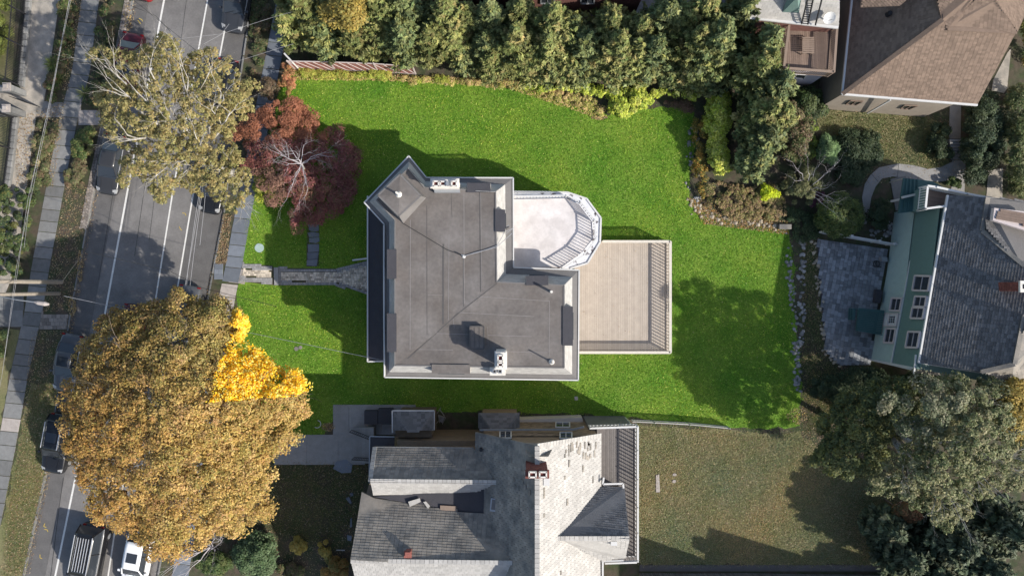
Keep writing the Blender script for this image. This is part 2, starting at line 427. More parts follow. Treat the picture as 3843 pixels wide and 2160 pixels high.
# kerbs
for nm, K, sgn in (('kerb', KL, -1), ('kerb', KR, 1)):
    k = MB(); kb = k.build(nm, 'flag_grey') if 0 else None
    root = MB(); its = []
    for a, b in zip(K[1:-1], K[2:-1]):
        A, B = P(*a), P(*b); L = (B - A).length; d = (B - A) / L; q = Vector((-d.y, d.x, 0)); n = int(L / 1.5)
        if sgn > 0: q = -q * -1
        for i in range(n):
            c = A + d * (i + .5) * L / n + Vector((.07 if sgn > 0 else -.07, 0, -.06)); its.append(TM(c, d * (L / n - .01), q * .14, Vector((0, 0, .17))))
    e = root.prism([P(*K[1], -.2), P(*K[2], -.2), P(K[2][0] + 3, K[2][1], -.2)], .02).build('kerb', 'flag_grey'); tag(e, None, None, None, 'structure')
    place('kerb_stone', its, 'flag_grey', e, 'paver')
# belgian block strip along the left kerb
its = []; bp = sheet('gutter_strip', [(496, 0), (426, 360), (353, 702), (325, 860), (300, 860), (330, 702), (403, 360), (466, 0)], .004, 'soil', th=.02)
for (x0, y0), (x1, y1) in zip([(481, 0), (415, 360), (342, 702)], [(415, 360), (342, 702), (312, 860)]):
    A, B = P(x0, y0), P(x1, y1); d = (B - A).normalized(); L = (B - A).length; q = Vector((-d.y, d.x, 0)); n = int(L / .24)
    for i in range(n):
        for k in (-1, 0, 1): its.append(TM(A + d * (i + .5 + (.3 if k else 0)) * .24 + q * k * .19 + Vector((0, 0, random.uniform(.01, .03))), d * .22, q * .17, Vector((0, 0, .08))))
place('cobble', its, 'cobble', bp, 'paver', stuffname='cobble_field')
its = []
for (x0, y0), (x1, y1) in zip([(925, 0), (905, 200), (872, 380)], [(905, 200), (872, 380), (845, 700)]):
    pass

def slabs(name, CL, w, ys, m, pale=(), z=.03, mp='flag_pale', lean=0.1):
    """pavement of single flags between cuts ys along a centre line CL (pixels)"""
    L = [(pl(CL, y) - w / 2, y) for y in ys]; Rr = [(pl(CL, y) + w / 2, y) for y in ys]
    base = sheet(name, [(x - 1, y) for x, y in L] + [(x + 1, y) for x, y in reversed(Rr)], z - .02, 'soil', th=.04)
    for i in range(len(ys) - 1):
        g = 1.2; q = [(L[i][0], L[i][1] + g), (Rr[i][0], Rr[i][1] + g + w * lean), (Rr[i + 1][0], Rr[i + 1][1] - g + w * lean), (L[i + 1][0], L[i + 1][1] - g)]
        zz = z + random.uniform(-.006, .012); mb = MB(); mb.prism([P(x, y, zz + random.uniform(0, .006)) for x, y in q], .05)
        mb.build('flagstone', mp if i in pale else m, base)
    return base
def cuts(a, b, lo, hi):
    ys = [a]
    while ys[-1] < b: ys.append(ys[-1] + random.uniform(lo, hi))
    return ys
CLl = [(360, -120), (337, 0), (305, 260), (262, 420), (213, 665), (150, 1009), (125, 1168), (72, 1400), (39, 1590), (-10, 1850), (-60, 2100)]
slabs('sidewalk', CLl, 66, cuts(-60, 2100, 40, 60), 'flag_grey', pale=(33,))
CLr = [(1085, -120), (1068, 0), (1015, 270), (960, 560), (901, 857), (880, 980), (851, 1116), (790, 1500), (700, 2000), (670, 2200)]
slabs('sidewalk', CLr, 60, cuts(-60, 1010, 38, 55), 'bluestone')
slabs('sidewalk', [(x, y) for x, y in CLr], 60, cuts(1062, 2200, 42, 60), 'bluestone', pale=(0, 1))
sheet('sidewalk', [(868, 1004), (928, 1012), (918, 1066), (858, 1058)], .034, 'flag_pale', th=.04)
# short crossing slabs over the verges
def pad(name, poly, m, w, l, z=.035, ud=(1, 0, 0), pm='soil', kind='paver', th=.05, label=None, jz=.004, ylim=300):
    b = sheet(name, poly, z - .03, pm, th=.03)
    place('flagstone' if kind == 'paver' else kind, tile([P(x, y, z - .03) for x, y in poly], w, l, th, udir=ud, jz=jz), m, b, kind, limit=ylim); return b
pad('verge_crossing', [(805, 990), (838, 990), (836, 1048), (803, 1048)], 'bluestone', .7, .42)
pad('verge_crossing', [(300, 405), (362, 412), (390, 470), (292, 462)], 'flag_pale', .42, 1.2)
pad('verge_crossing', [(156, 1176), (258, 1182), (250, 1235), (148, 1232)], 'cobble', .35, .3)
pad('entry_walk', [(-140, 1160), (90, 1160), (84, 1226), (-140, 1226)], 'flag_grey', 1.3, 1.35)
sheet('gravel_walk', [(112, -60), (232, -60), (190, 230), (165, 380), (120, 378), (75, 330), (105, 100)], .012, 'concrete_pale', th=.02)
sheet('gravel_walk', [(-140, 330), (120, 362), (165, 380), (150, 440), (60, 440), (-140, 400)], .016, 'concrete_pale', th=.02)
sheet('gravel_walk', [(55, 440), (135, 440), (118, 560), (100, 700), (60, 1000), (0, 1150), (-60, 1150), (10, 700)], .012, 'concrete_pale', th=.02)
sheet('gravel_walk', [(165, 380), (235, 385), (232, 440), (150, 440)], .02, 'flag_grey', th=.02)
sheet('estate_lawn', [(-700, -200), (70, -200), (45, 320), (-700, 320)], .008, 'grass_dull', th=.02)
sheet('estate_lawn', [(-700, 440), (40, 440), (0, 760), (-700, 760)], .008, 'grass_dull', th=.02)

# ------------------------------------------------------------------ lawns
LAWN = [(1118, 262), (1300, 275), (1500, 290), (1750, 308), (1900, 305), (2060, 340), (2200, 375), (2280, 430), (2420, 410), (2600, 395), (2615, 520), (2585, 680), (2590, 760), (2660, 815), (2800, 850),
        (2958, 858), (2985, 1000), (2975, 1150), (2995, 1300), (3010, 1440), (3000, 1600), (2850, 1608), (2710, 1598), (2370, 1568), (2060, 1546), (1650, 1540), (1400, 1530), (1290, 1532), (1215, 1620), (1190, 1645), (1120, 1640), (1080, 1690), (860, 1640), (893, 1100), (925, 840), (1000, 560), (1050, 330)]
sheet('lawn', rough(LAWN), .012, 'grass_vivid', th=.02)
LAWN2 = [(2380, 1592), (2700, 1612), (2860, 1625), (3000, 1620), (3100, 1700), (3400, 1800), (3560, 2000), (3600, 2118), (2400, 2118)]
sheet('lawn', rough(LAWN2), .009, 'grass_dull', th=.02)
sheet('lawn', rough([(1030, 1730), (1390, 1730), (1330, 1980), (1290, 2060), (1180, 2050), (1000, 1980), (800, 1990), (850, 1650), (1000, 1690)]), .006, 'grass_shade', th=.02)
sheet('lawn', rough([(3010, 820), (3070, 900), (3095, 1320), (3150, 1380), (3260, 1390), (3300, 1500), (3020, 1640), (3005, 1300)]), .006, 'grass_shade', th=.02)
sheet('lawn', rough([(3060, 410), (3480, 440), (3560, 470), (3560, 640), (3300, 610), (3220, 640), (3100, 560)]), .006, 'grass_dull', th=.02)
sheet('lawn', rough([(-60, 1240), (84, 1236), (30, 1420), (0, 1600), (-60, 1900), (-200, 1900)]), .006, 'grass_dull', th=.02)
sheet('lawn', rough([(118, 1440), (220, 1440), (170, 1778), (88, 2150), (70, 2260), (-60, 2260), (20, 1900), (80, 1600)]), .006, 'grass_dull', th=.02)
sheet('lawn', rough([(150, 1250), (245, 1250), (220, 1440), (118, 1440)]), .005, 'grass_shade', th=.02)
sheet('courtyard', [(1500, -300), (2800, -300), (2800, 120), (2300, 130), (1500, 60)], .006, 'flag_grey', th=.02)

# ------------------------------------------------------------------ front path
fp = sheet('front_path', [(908, 988), (1024, 996), (1026, 1004), (1262, 1008), (1400, 975), (1400, 1110), (1262, 1068), (1024, 1070), (898, 1055)], .02, 'soil', th=.03)
zz = .022
def tl(poly, *a, **k): return tile([P(x, y, zz) for x, y in poly], *a, **k)
its = tl([(910, 989), (1022, 997), (1022, 1014), (909, 1008)], .2, .17, .05) + tl([(903, 1037), (1022, 1045), (1022, 1066), (899, 1054)], .2, .17, .05, jz=.003)
its += tl([(1045, 1005), (1262, 1008), (1262, 1019), (1045, 1016)], .2, .21, .05) + tl([(1045, 1056), (1262, 1058), (1262, 1069), (1045, 1068)], .2, .21, .05)
e1 = P(1262, 1008) - P(1395, 975); e2 = P(1262, 1064) - P(1395, 1112)
its += tl([(1262, 1007), (1395, 974), (1395, 986), (1264, 1019)], .2, .22, .05, udir=e1) + tl([(1262, 1058), (1395, 1100), (1395, 1113), (1260, 1069)], .2, .22, .05, udir=e2)
its += tl([(1045, 1018), (1054, 1018), (1054, 1056), (1045, 1056)], .2, .2, .05)
place('border_paver', its, 'paver_grey', fp, 'paver', limit=290)
its = tl([(914, 1010), (1018, 1017), (1018, 1041), (908, 1034)], (.12, .3), .15, .05, jz=.004) + tl([(1055, 1019), (1264, 1021), (1395, 989), (1395, 1098), (1262, 1056), (1055, 1055)], (.12, .3), .165, .05, jz=.004)
place('cobble_paver', its, 'paver_tan', fp, 'paver', limit=290)
mb = MB(); mb.prism([P(1027, 1003, .15), P(1043, 1003, .15), P(1045, 1069, .15), P(1029, 1069, .15)], .2); mb.build('step', 'paver_grey', fp)
# stone side path
sp = sheet('stone_path', [(1152, 838), (1198, 838), (1198, 1000), (1150, 1000)], .016, 'soil', th=.02)
for q in ([(1156, 842), (1196, 840), (1196, 866), (1180, 870), (1160, 864)], [(1154, 873), (1170, 870), (1196, 874), (1198, 888), (1160, 890)], [(1160, 893), (1198, 890), (1199, 905), (1186, 912), (1160, 909)], [(1155, 916), (1197, 915), (1197, 944), (1156, 946)], [(1153, 948), (1196, 947), (1192, 971), (1154, 973)], [(1152, 975), (1192, 973), (1188, 998), (1151, 996)]):
    mb = MB(); mb.prism([P(x, y, .05) for x, y in q], .05); mb.build('stepping_stone', 'bluestone', sp)

# ------------------------------------------------------------------ main house with the black flat roof
E = [(1443, 842), (1368, 760), (1535, 586), (1601, 667), (1926, 668), (1927, 1003), (2173, 1013), (2170, 1425), (1444, 1414)]
T = [(1483, 825), (1413, 752), (1533, 632), (1594, 704), (1860, 720), (1864, 1058), (2117, 1070), (2117, 1379), (1482, 1370)]
ZE, ZF, ZT = 7.1, 7.25, 8.65
F = [lerp(e, t, .47) for e, t in zip(E, T)]
hs = thing('flat_roofed_house', 'cream house with wide black flat roof and two pale chimneys amid the vivid lawn', 'house', P(1800, 1060))
inset = [(1462, 862), (1392, 765), (1536, 612), (1598, 690), (1905, 690), (1905, 1026), (2148, 1035), (2148, 1402), (1466, 1394)]
mb = MB(); mb.prism([P(x, y, ZE - .15) for x, y in inset], ZE - .15); mb.build('wall', 'cream_wall', hs)
# flat top with a shallow valley
Tp = [P(x, y, ZT) for x, y in T]; mb = MB()
m1, m2 = P(1560, 1310, ZT - .1), P(1700, 1200, ZT - .12)
mb.quad(Tp[0], Tp[1], Tp[2], Tp[3]); mb.quad(Tp[0], Tp[3], Tp[4], m2); mb.quad(Tp[4], Tp[5], m2); mb.quad(Tp[8], Tp[0], m2, m1)
mb.quad(Tp[7], Tp[8], m1); mb.quad(Tp[7], m1, m2); mb.quad(Tp[6], Tp[7], m2); mb.quad(Tp[5], Tp[6], m2)
top = mb.build('roof', 'membrane', hs)
mb = MB(); n = 9
for i in range(n):
    j = (i + 1) % n; mb.quad(P(*F[i], ZF), P(*F[j], ZF), P(*T[j], ZT), P(*T[i], ZT))
mb.build('mansard', 'slate_pale', top)
mb = MB()
for i in range(n):
    j = (i + 1) % n; mb.quad(P(*E[i], ZE), P(*E[j], ZE), P(*F[j], ZF), P(*F[i], ZF))
mb.quad(*[P(x, y, ZE - .12) for x, y in E])
mb.build('eave_shelf', 'membrane_light', top)
mb = MB(); G = []
for i in range(n):
    j = (i + 1) % n; mb.bar(P(*E[i], ZE - .02), P(*E[j], ZE - .02), .09, .2)
mb.build('fascia_gutter', 'white_paint', top)
sl_its = []
for i in range(n):
    j = (i + 1) % n
    sl_its += tile([P(*F[i], ZF), P(*F[j], ZF), P(*T[j], ZT), P(*T[i], ZT)], .28, .17, .02, tilt=.08, lift=.0, gap=.006)
place('slate', sl_its, 'slate_pale', top, 'box', stuffname='slate_course')
mb = MB()   # drip edge at the top of the mansard
for i in range(n):
    j = (i + 1) % n; mb.bar(P(*T[i], ZT + .01), P(*T[j], ZT + .01), .09, .05)
mb.build('roof_edge', 'membrane_light', top)
def zr(px, py):  # height of the roof skin
    a = P(px, py, ZT); best = ZT
    return best - .1 * max(0, 1 - abs((px - 1700) * .6 + (py - 1200) * .8) / 260)
def seam(a, b, w=.05, m='seam', nm='seam'):
    mb = MB(); k = 8
    pts = [lerp(a, b, i / k) for i in range(k + 1)]
    for p, q in zip(pts, pts[1:]):
        dirx = 1
        A, B = roofpt(*p), roofpt(*q); mb.bar(A + Vector((0, 0, .004)), B + Vector((0, 0, .004)), w, .012)
    return mb.build(nm, m, top)
bpy.context.view_layer.update()
def roofpt(px, py):
    o = Vector((0, 0, H)) - base_of(top); d = (P(px, py, 0) - Vector((0, 0, H))).normalized()
    ok, loc, nr, idx = top.ray_cast(o, d)
    return (loc + base_of(top)) if ok else P(px, py, ZT)
for x0, y0, x1, y1, w, m in ((1540, 824, 1539, 1312, .035, 'seam'), (1602, 770, 1603, 1255, .03, 'seam_dark'), (1664, 915, 1663, 1215, .12, 'seam_dark'), (1685, 880, 1683, 1200, .03, 'seam'), (1741, 728, 1742, 1140, .035, 'seam'), (1739, 960, 1740, 1150, .05, 'seam_dark'), (1800, 722, 1804, 1095, .05, 'seam_dark'), (1804, 722, 1808, 1085, .025, 'seam'),
                        (1693, 722, 1697, 815, .025, 'seam_dark'), (1605, 1106, 1662, 1107, .02, 'seam'), (1790, 1112, 2062, 1129, .03, 'seam'), (2062, 1129, 2061, 1335, .03, 'seam'), (1725, 1172, 2004, 1187, .03, 'seam'), (1700, 1188, 1705, 1232, .02, 'seam'),
                        (1640, 1250, 1760, 1254, .03, 'seam'), (1830, 1257, 1996, 1262, .03, 'seam'), (1570, 1310, 1700, 1312, .03, 'seam'), (1905, 1318, 2055, 1322, .03, 'seam'), (1866, 1062, 1720, 1175, .05, 'seam_dark'), (1720, 1175, 1530, 1345, .06, 'seam_dark'), (1760, 1209, 1818, 1210, .02, 'seam'), (1830, 1225, 1832, 1300, .02, 'seam')):
    seam((x0, y0), (x1, y1), w, m)
# porch roof on the street side
mb = MB(); mb.prism([P(1381, 775, 3.3), P(1470, 850, 3.5), P(1470, 1352, 3.5), P(1381, 1355, 3.3)], .25); pr = mb.build('porch_roof', 'membrane_dark', hs)
mb = MB(); mb.bar(P(1380, 735, 3.32), P(1380, 1357, 3.32), .1, .14); mb.bar(P(1381, 1356, 3.32), P(1440, 1354, 3.32), .1, .14); mb.build('gutter', 'white_paint', pr)
for y in (790, 950, 1120, 1350):
    mb = MB(); mb.bar(P(1388, y, 0), P(1388, y, 3.2) * 1 + (P(1388, y, 0) - P(1388, y, 3.2)) * Vector((1, 1, 0)).length * 0, .18, .18); mb.build('porch_column', 'cream_wall', hs)
mb = MB(); mb.prism([P(1392, 770, .35), P(1470, 850, .35), P(1470, 1350, .35), P(1392, 1350, .35)], .35); mb.build('porch_floor', 'concrete', hs)
mb = MB(); mb.bar(P(1323, 976, .15), P(1382, 969, .4), .12, .09); mb.bar(P(1382, 969, .4), P(1384, 970, 3.2), .1, .1); mb.build('downspout', 'white_paint', hs)
mb = MB(); mb.tube([P(1441, 845, 7.3), P(1441, 1100, 7.3), P(1443, 1410, 7.3)], .06); mb.build('gutter_pipe', 'white_paint', hs)
# dormers with flat tops, breaking through the mansard
def dormer(q, face):
    mb = MB(); mb.prism([P(x, y, ZT + .04) for x, y in q], 1.35); d = mb.build('dormer', 'slate_pale', hs)
    mb = MB(); mb.prism([P(x, y, ZT + .08) for x, y in q], .05); mb.build('dormer_top', 'membrane_dark' if face != 's' else 'membrane', d)
    A, B = face_pts(q, face); mb = MB(); c = (A + B) / 2; dd = (B - A); outw = Vector((dd.y, -dd.x, 0)).normalized()
    ctr = sum([P(x, y, ZT) for x, y in q], Vector()) / 4
    if (c - ctr).dot(outw) < 0: outw = -outw
    mb.box(c + outw * .03 + Vector((0, 0, -.65)), (1, 1, 1), Matrix((dd * .7, outw * .05, Vector((0, 0, .9)))).transposed()); mb.build('window', 'glass_dark', d)
def face_pts(q, f):
    i = {'n': (0, 1), 'e': (1, 2), 's': (2, 3), 'w': (3, 0)}[f]; return P(*q[i[0]], ZT), P(*q[i[1]], ZT)
dormer([(1752, 686), (1841, 686), (1841, 722), (1752, 722)], 'n'); dormer([(1858, 785), (1896, 786), (1896, 869), (1858, 869)], 'e')
dormer([(1974, 1034), (2058, 1034), (2058, 1070), (1974, 1070)], 'n'); dormer([(2112, 1150), (2150, 1150), (2150, 1296), (2112, 1296)], 'e')
dormer([(1620, 1366), (1764, 1368), (1764, 1402), (1620, 1400)], 's'); dormer([(1452, 935), (1488, 935), (1488, 1045), (1452, 1045)], 'w'); dormer([(1452, 1176), (1488, 1176), (1488, 1320), (1452, 1320)], 'w')
# raised turret block at the north-west corner
b0 = [(1416, 736), (1503, 648), (1600, 742), (1514, 838)]; t0 = [(1419, 733), (1502, 655), (1579, 735), (1497, 810)]
mb = MB(); k = [P(x, y, ZT - .02) for x, y in b0]; tt = [P(x, y, 9.7) for x, y in t0]
for i in range(4): mb.quad(k[i], k[(i + 1) % 4], tt[(i + 1) % 4], tt[i])
tu = mb.build('turret', 'membrane_light', hs)
mb = MB(); c9 = P(1499, 733, 9.85)
for i in range(4): mb.quad(tt[i] + Vector((0, 0, .03)), tt[(i + 1) % 4] + Vector((0, 0, .03)), c9)
mb.build('turret_roof', 'membrane', tu)
mb = MB()
for i in range(4): mb.bar(tt[i], tt[(i + 1) % 4], .1, .09)
mb.build('turret_edge', 'membrane_light', tu)
mb = MB(); p = P(1497, 730, 9.8); mb.tube([p, p + Vector((0, 0, .08)), p + Vector((0, 0, .25))], [.24, .16, .08], 12); mb.tube([p, p + Vector((0, 0, 1.0))], .07, 10); mb.build('vent_pipe', 'stucco', tu)
# chimneys
def chimney(x0, y0, x1, y1, z, flues, name='chimney', m='stucco', zb=6.9, parent=None, cap=None):
    mb = MB(); mb.prism([P(x, y, z) for x, y in ((x0, y0), (x1, y0), (x1, y1), (x0, y1))], z - zb)
    mb.prism([P(x, y, z - .12) + Vector((dx, dy, 0)) for x, y, dx, dy in ((x0, y0, -.07, .07), (x1, y0, .07, .07), (x1, y1, .07, -.07), (x0, y1, -.07, -.07))], .14)
    c = mb.build(name, m, parent or hs)
    for fx, fy, w, h in flues:
        A = P(fx, fy, z + .14); mb = MB(); hw, hh = w * S * .4, h * S * .4
        for sx, sy, lx, ly in ((-1, 0, .05, 2 * hh), (1, 0, .05, 2 * hh), (0, -1, 2 * hw, .05), (0, 1, 2 * hw, .05)): mb.box(A + Vector((sx * hw, sy * hh, -.06)), (lx + .04, ly + .04, .16))
        f = mb.build('flue', cap or m, c); mb = MB(); mb.box(A + Vector((0, 0, -.115)), (2 * hw, 2 * hh, .02)); mb.build('flue_hole', 'flue', f)
    return c
chimney(1619, 674, 1719, 702, 10.0, [(1636, 689, 20, 18), (1662, 689, 20, 16), (1704, 689, 18, 18)])
mb = MB(); mb.prism([P(x, y, 8.95) for x, y in ((1628, 700), (1724, 700), (1726, 722), (1630, 722))], .4); mb.prism([P(x, y, 10.25) for x, y in ((1674, 680), (1683, 680), (1683, 697), (1674, 697))], .3); mb.build('chimney_flashing', 'metal_grey', hs)
chimney(1860, 1321, 1899, 1382, 10.9, [(1878, 1343, 18, 20), (1878, 1368, 18, 14)])
mb = MB(); mb.prism([P(x, y, 8.9) for x, y in ((1838, 1378), (1897, 1378), (1897, 1408), (1838, 1408))], 1.7); c = mb.build('chimney_base', 'stucco', hs)
for x, y in ((1855, 1393), (1876, 1393)):
    mb = MB(); mb.prism([P(a, b, 9.25) for a, b in ((x - 6, y - 9), (x + 8, y - 9), (x + 8, y + 8), (x - 6, y + 8))], .4); f = mb.build('metal_flue', 'metal_grey', c)
    mb = MB(); mb.prism([P(a, b, 9.26) for a, b in ((x - 3, y - 5), (x + 5, y - 5), (x + 5, y + 4), (x - 3, y + 4))], .03); mb.build('flue_hole', 'flue_dark', f)
mb = MB(); p = roofpt(1787, 1263); q = [(1764, 1224), (1816, 1224), (1816, 1308), (1764, 1308)]; mb.prism([P(x, y, ZT + .3) for x, y in q], .5); hh = mb.build('roof_hatch', 'membrane', hs)
mb = MB(); [mb.bar(P(*q[i], ZT + .3), P(*q[(i + 1) % 4], ZT + .3), .07, .05) for i in range(4)]; [mb.bar(P(x, 1228, ZT + .31), P(x, 1304, ZT + .31), .03, .02) for x in (1781, 1799)]; mb.build('hatch_rim', 'seam_dark', hh)
for x, y, h, r in ((2070, 1357, 1.15, .05), (2067, 1094, .95, .09)):
    mb = MB(); p = roofpt(x, y); mb.tube([p, p + Vector((0, 0, h))], r, 10)
    if r < .08: mb.tube([p, p + Vector((0, 0, .1)), p + Vector((0, 0, .22))], [.2, .16, .07], 12)
    mb.build('vent_pipe', 'stucco', hs)
mb = MB(); p = roofpt(1741, 962); mb.tube([p, p + Vector((0, 0, .5))], .04, 8); mb.tube([p, p + Vector((0, 0, .06))], [.13, .1], 8); mb.bar(p + Vector((-.14, .1, .3)), p + Vector((.14, -.05, .3)), .05, .06); mb.build('cable_mast', 'white_paint', hs)
for pts, m in (([(1513, 838), (1600, 890), (1680, 938), (1700, 945), (1738, 960)], 'wire_dark'), ([(1741, 960), (1800, 945), (1864, 922), (1884, 890), (1892, 870)], 'wire'), ([(1741, 962), (1780, 948), (1862, 928), (1922, 875)], 'wire')):
    mb = MB(); mb.tube([roofpt(x, y) + Vector((0, 0, .06)) for x, y in pts], .022, 5); mb.build('cable', m, hs)
for a, b in (((1895, 870), (1926, 855)), ((1895, 880), (1924, 858)), ((1900, 850), (1910, 845))):
    mb = MB(); mb.bar(P(*a, 7.6), P(*b, 7.4), .03, .03); mb.build('cable', 'wire', hs)

# ------------------------------------------------------------------ octagonal upper deck
oc = thing('octagonal_balcony', 'white coated octagonal roof deck with white railing behind the black roofed house', 'balcony', P(2060, 870))
O1 = [(1915, 719), (2130, 722), (2202, 746), (2255, 818), (2252, 909), (2205, 987), (2140, 1007), (1915, 1007)]
O2 = [(1915, 748), (2124, 744), (2172, 766), (2222, 832), (2226, 895), (2186, 946), (2108, 1002), (1915, 1002)]
mb = MB(); mb.prism([P(x, y, 4.6) for x, y in O1], 4.6); mb.build('bay_wall', 'cream_wall', oc)
mb = MB(); mb.prism([P(x, y, 4.72) for x, y in O1], .1); mb.build('eave_shelf', 'stained_white', oc)
mb = MB(); mb.prism([P(x, y, 4.95) for x, y in O2], .3); mb.build('deck_floor', 'white_coat', oc)
mb = MB(); [mb.bar(P(*O1[i], 4.72), P(*O1[i + 1], 4.72), .12, .16) for i in range(6)]; mb.build('gutter', 'white_paint', oc)
def railing(parent, pts, zf, h, m='white_paint', sp=.13, r=.02, top=.1, post=.1, mb_name='baluster', bottom=True, bw=.035, limit=300):
    rails = MB(); its = []
    for a, b in zip(pts, pts[1:]):
        A = P(*a, zf + h); B = P(*b, zf + h); rails.bar(A, B, top, .05)
        if bottom: rails.bar(A - Vector((0, 0, h - .1)), B - Vector((0, 0, h - .1)), .05, .05)
        L = (B - A).length; n = max(1, int(L / sp)); d = (B - A) / L
        for i in range(1, n):
            c = A + d * L * i / n - Vector((0, 0, h / 2)); q = Vector((-d.y, d.x, 0)); its.append(TM(c, d * bw, q * bw, Vector((0, 0, h - .08))))
    rails.build('rail', m, parent)
    for a in pts:
        mb = MB(); A = P(*a, zf + h); mb.box((A.x, A.y, zf + h / 2 + .04), (post, post, h + .1)); mb.build('post', m, parent)
    place(mb_name, its, m, parent, 'box', limit=limit)
railing(oc, [(1932, 736), (2127, 733), (2180, 757), (2232, 826), (2236, 897), (2194, 954), (2112, 1005)], 4.95, .95, sp=.22, bw=.05)

# ------------------------------------------------------------------ timber deck
dk = thing('timber_deck', 'square beige board deck with cream railing beside the octagonal balcony', 'deck', P(2345, 1110)); ZD = .75
mb = MB(); mb.prism([P(2160, 906, ZD - .06), P(2516, 906, ZD - .06), P(2516, 1322, ZD - .06), P(2160, 1322, ZD - .06)], ZD - .06); mb.build('deck_frame', 'trim_brown', dk)
its = tile([P(2160, 908, ZD - .04), P(2514, 908, ZD - .04), P(2514, 1320, ZD - .04), P(2160, 1320, ZD - .04)], 20, .145, .035, gap=.012, udir=(0, 1, 0), jz=.0015)
place('deck_board', its, 'deck_board', dk, 'box')
railing(dk, [(2175, 1322), (2516, 1322), (2516, 906), (2262, 906)], ZD, 1.05, 'cream_rail', sp=.26, bw=.058, top=.2)

# ------------------------------------------------------------------ grey slate house, lower centre
def W(p): return P(*p)
gh = thing('slate_roofed_house', 'brown shingled house under a pale grey slate roof with many gables, below the lawn', 'house', P(1900, 1900))
RZ, EZ = 11.5, 6.5
def roofplane(name, pts, m, w, l, parent, th=.035, tilt=.15, limit=300, decks=True, base=None):
    v = [P(*p) for p in pts]; mb = MB(); mb.prism([q - Vector((0, 0, .03)) for q in v], .12)
    o = mb.build(name, base or m, parent)
    place('shingle' if 'shingle' in m else 'slate', tile(v, w, l, th, tilt=tilt, lift=-.03, gap=.014, grow=1.12, jz=.004), m, o, 'box', limit=limit, stuffname='slate_course')
    return o
mb = MB()
mb.prism([P(1812, 1640, 6.3), P(2244, 1640, 6.3), P(2244, 2500, 6.3), P(1812, 2500, 6.3)], 6.3)
mb.quad(P(1812, 1640, 6.3), P(2244, 1640, 6.3), P(2016, 1690, 11.1))
mb.prism([P(1420, 1700, 6.1), P(1815, 1700, 6.1), P(1815, 2500, 6.1), P(1350, 2500, 6.1), P(1360, 1900, 6.1)], 6.1)
mb.prism([P(1490, 1652, 3.9), P(1815, 1652, 3.9), P(1815, 1760, 3.9), P(1490, 1760, 3.9)], 3.9)
mb.prism([P(2244, 1850, 6.4), P(2335, 1850, 6.4), P(2338, 2080, 6.4), P(2244, 2085, 6.4)], 6.4)
gw = mb.build('wall', 'shingle_brownwall', gh)
NW = P(1815, 1637, 6.3)
its = tile([P(1812, 1638, 6.3), P(2244, 1638, 6.3), P(2244, 1580, .4), P(1812, 1565, .4)] if 0 else [Vector((P(1812, 1640, 6.3).x, NW.y, .3)), Vector((P(2244, 1640, 6.3).x, NW.y, .3)), Vector((P(2244, 1640, 6.3).x, NW.y - .001, 6.2)), Vector((P(1812, 1640, 6.3).x, NW.y - .001, 6.2))], .3, .2, .02, tilt=.06, udir=(1, 0, 0), lift=.005)
place('wall_shingle', its, 'shingle_brownwall', gw, 'box', stuffname='wall_shingle_field')
roofplane('roof', [(1785, 1620, EZ), (2016, 1672, RZ), (2016, 2420, RZ), (1762, 2420, EZ)], 'slate_mid', .3, .21, gh)  # slate_mid: weathered tone, also darkened as shade on north and west slopes
roofplane('roof', [(2016, 1672, RZ), (2256, 1632, EZ), (2256, 2420, EZ), (2016, 2420, RZ)], 'slate_white', .3, .21, gh)  # slate_white: paler copy for south and east slopes, sunlight put into its colour
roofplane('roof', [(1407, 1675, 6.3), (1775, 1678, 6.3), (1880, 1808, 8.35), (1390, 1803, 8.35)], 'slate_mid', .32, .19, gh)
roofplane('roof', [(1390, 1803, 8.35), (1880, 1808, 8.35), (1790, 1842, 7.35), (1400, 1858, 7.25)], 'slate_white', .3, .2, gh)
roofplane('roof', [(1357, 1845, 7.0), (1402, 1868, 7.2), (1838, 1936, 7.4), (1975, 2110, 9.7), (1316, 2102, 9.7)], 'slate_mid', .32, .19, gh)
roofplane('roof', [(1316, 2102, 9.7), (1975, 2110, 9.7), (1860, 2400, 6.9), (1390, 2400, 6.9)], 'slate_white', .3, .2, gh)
roofplane('roof', [(2085, 2018, 10.0), (2362, 2018, 9.4), (2344, 1828, 6.5), (2257, 1826, 6.5)], 'slate_dark', .32, .17, gh)  # slate_dark here puts the shade of this north slope into the colour
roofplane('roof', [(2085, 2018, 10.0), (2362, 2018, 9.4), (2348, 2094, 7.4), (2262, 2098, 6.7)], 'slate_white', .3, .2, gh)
its = []
for a, b in (((2016, 1672, RZ), (2016, 2420, RZ)), ((1390, 1803, 8.35), (1880, 1808, 8.35)), ((1316, 2102, 9.7), (1975, 2110, 9.7)), ((2085, 2018, 10.0), (2362, 2018, 9.4)), ((2016, 1672, RZ), (2256, 1632, EZ)), ((1407, 1675, 6.3), (1390, 1803, 8.35))):
    A, B = P(*a) + Vector((0, 0, .03)), P(*b) + Vector((0, 0, .03)); L = (B - A).length; n = int(L / .3); d = (B - A) / L
    y_ = Vector((0, 0, 1)).cross(d).normalized(); its += [TM(A + d * ((i + .5) * L / n), d * (L / n * .93), y_ * .3, d.cross(y_) * .05) for i in range(n)]
place('ridge_cap', its, 'slate_white', gh, 'box')
mb = MB(); mb.quad(P(1400, 1862, 7.15), P(1845, 1832, 7.45), P(1845, 1945, 7.45)); mb.quad(P(1845, 1832, 7.45), P(1900, 1828, 8.0), P(1900, 1950, 8.0), P(1845, 1945, 7.45)); fr = mb.build('valley_roof', 'membrane_dark', gh)
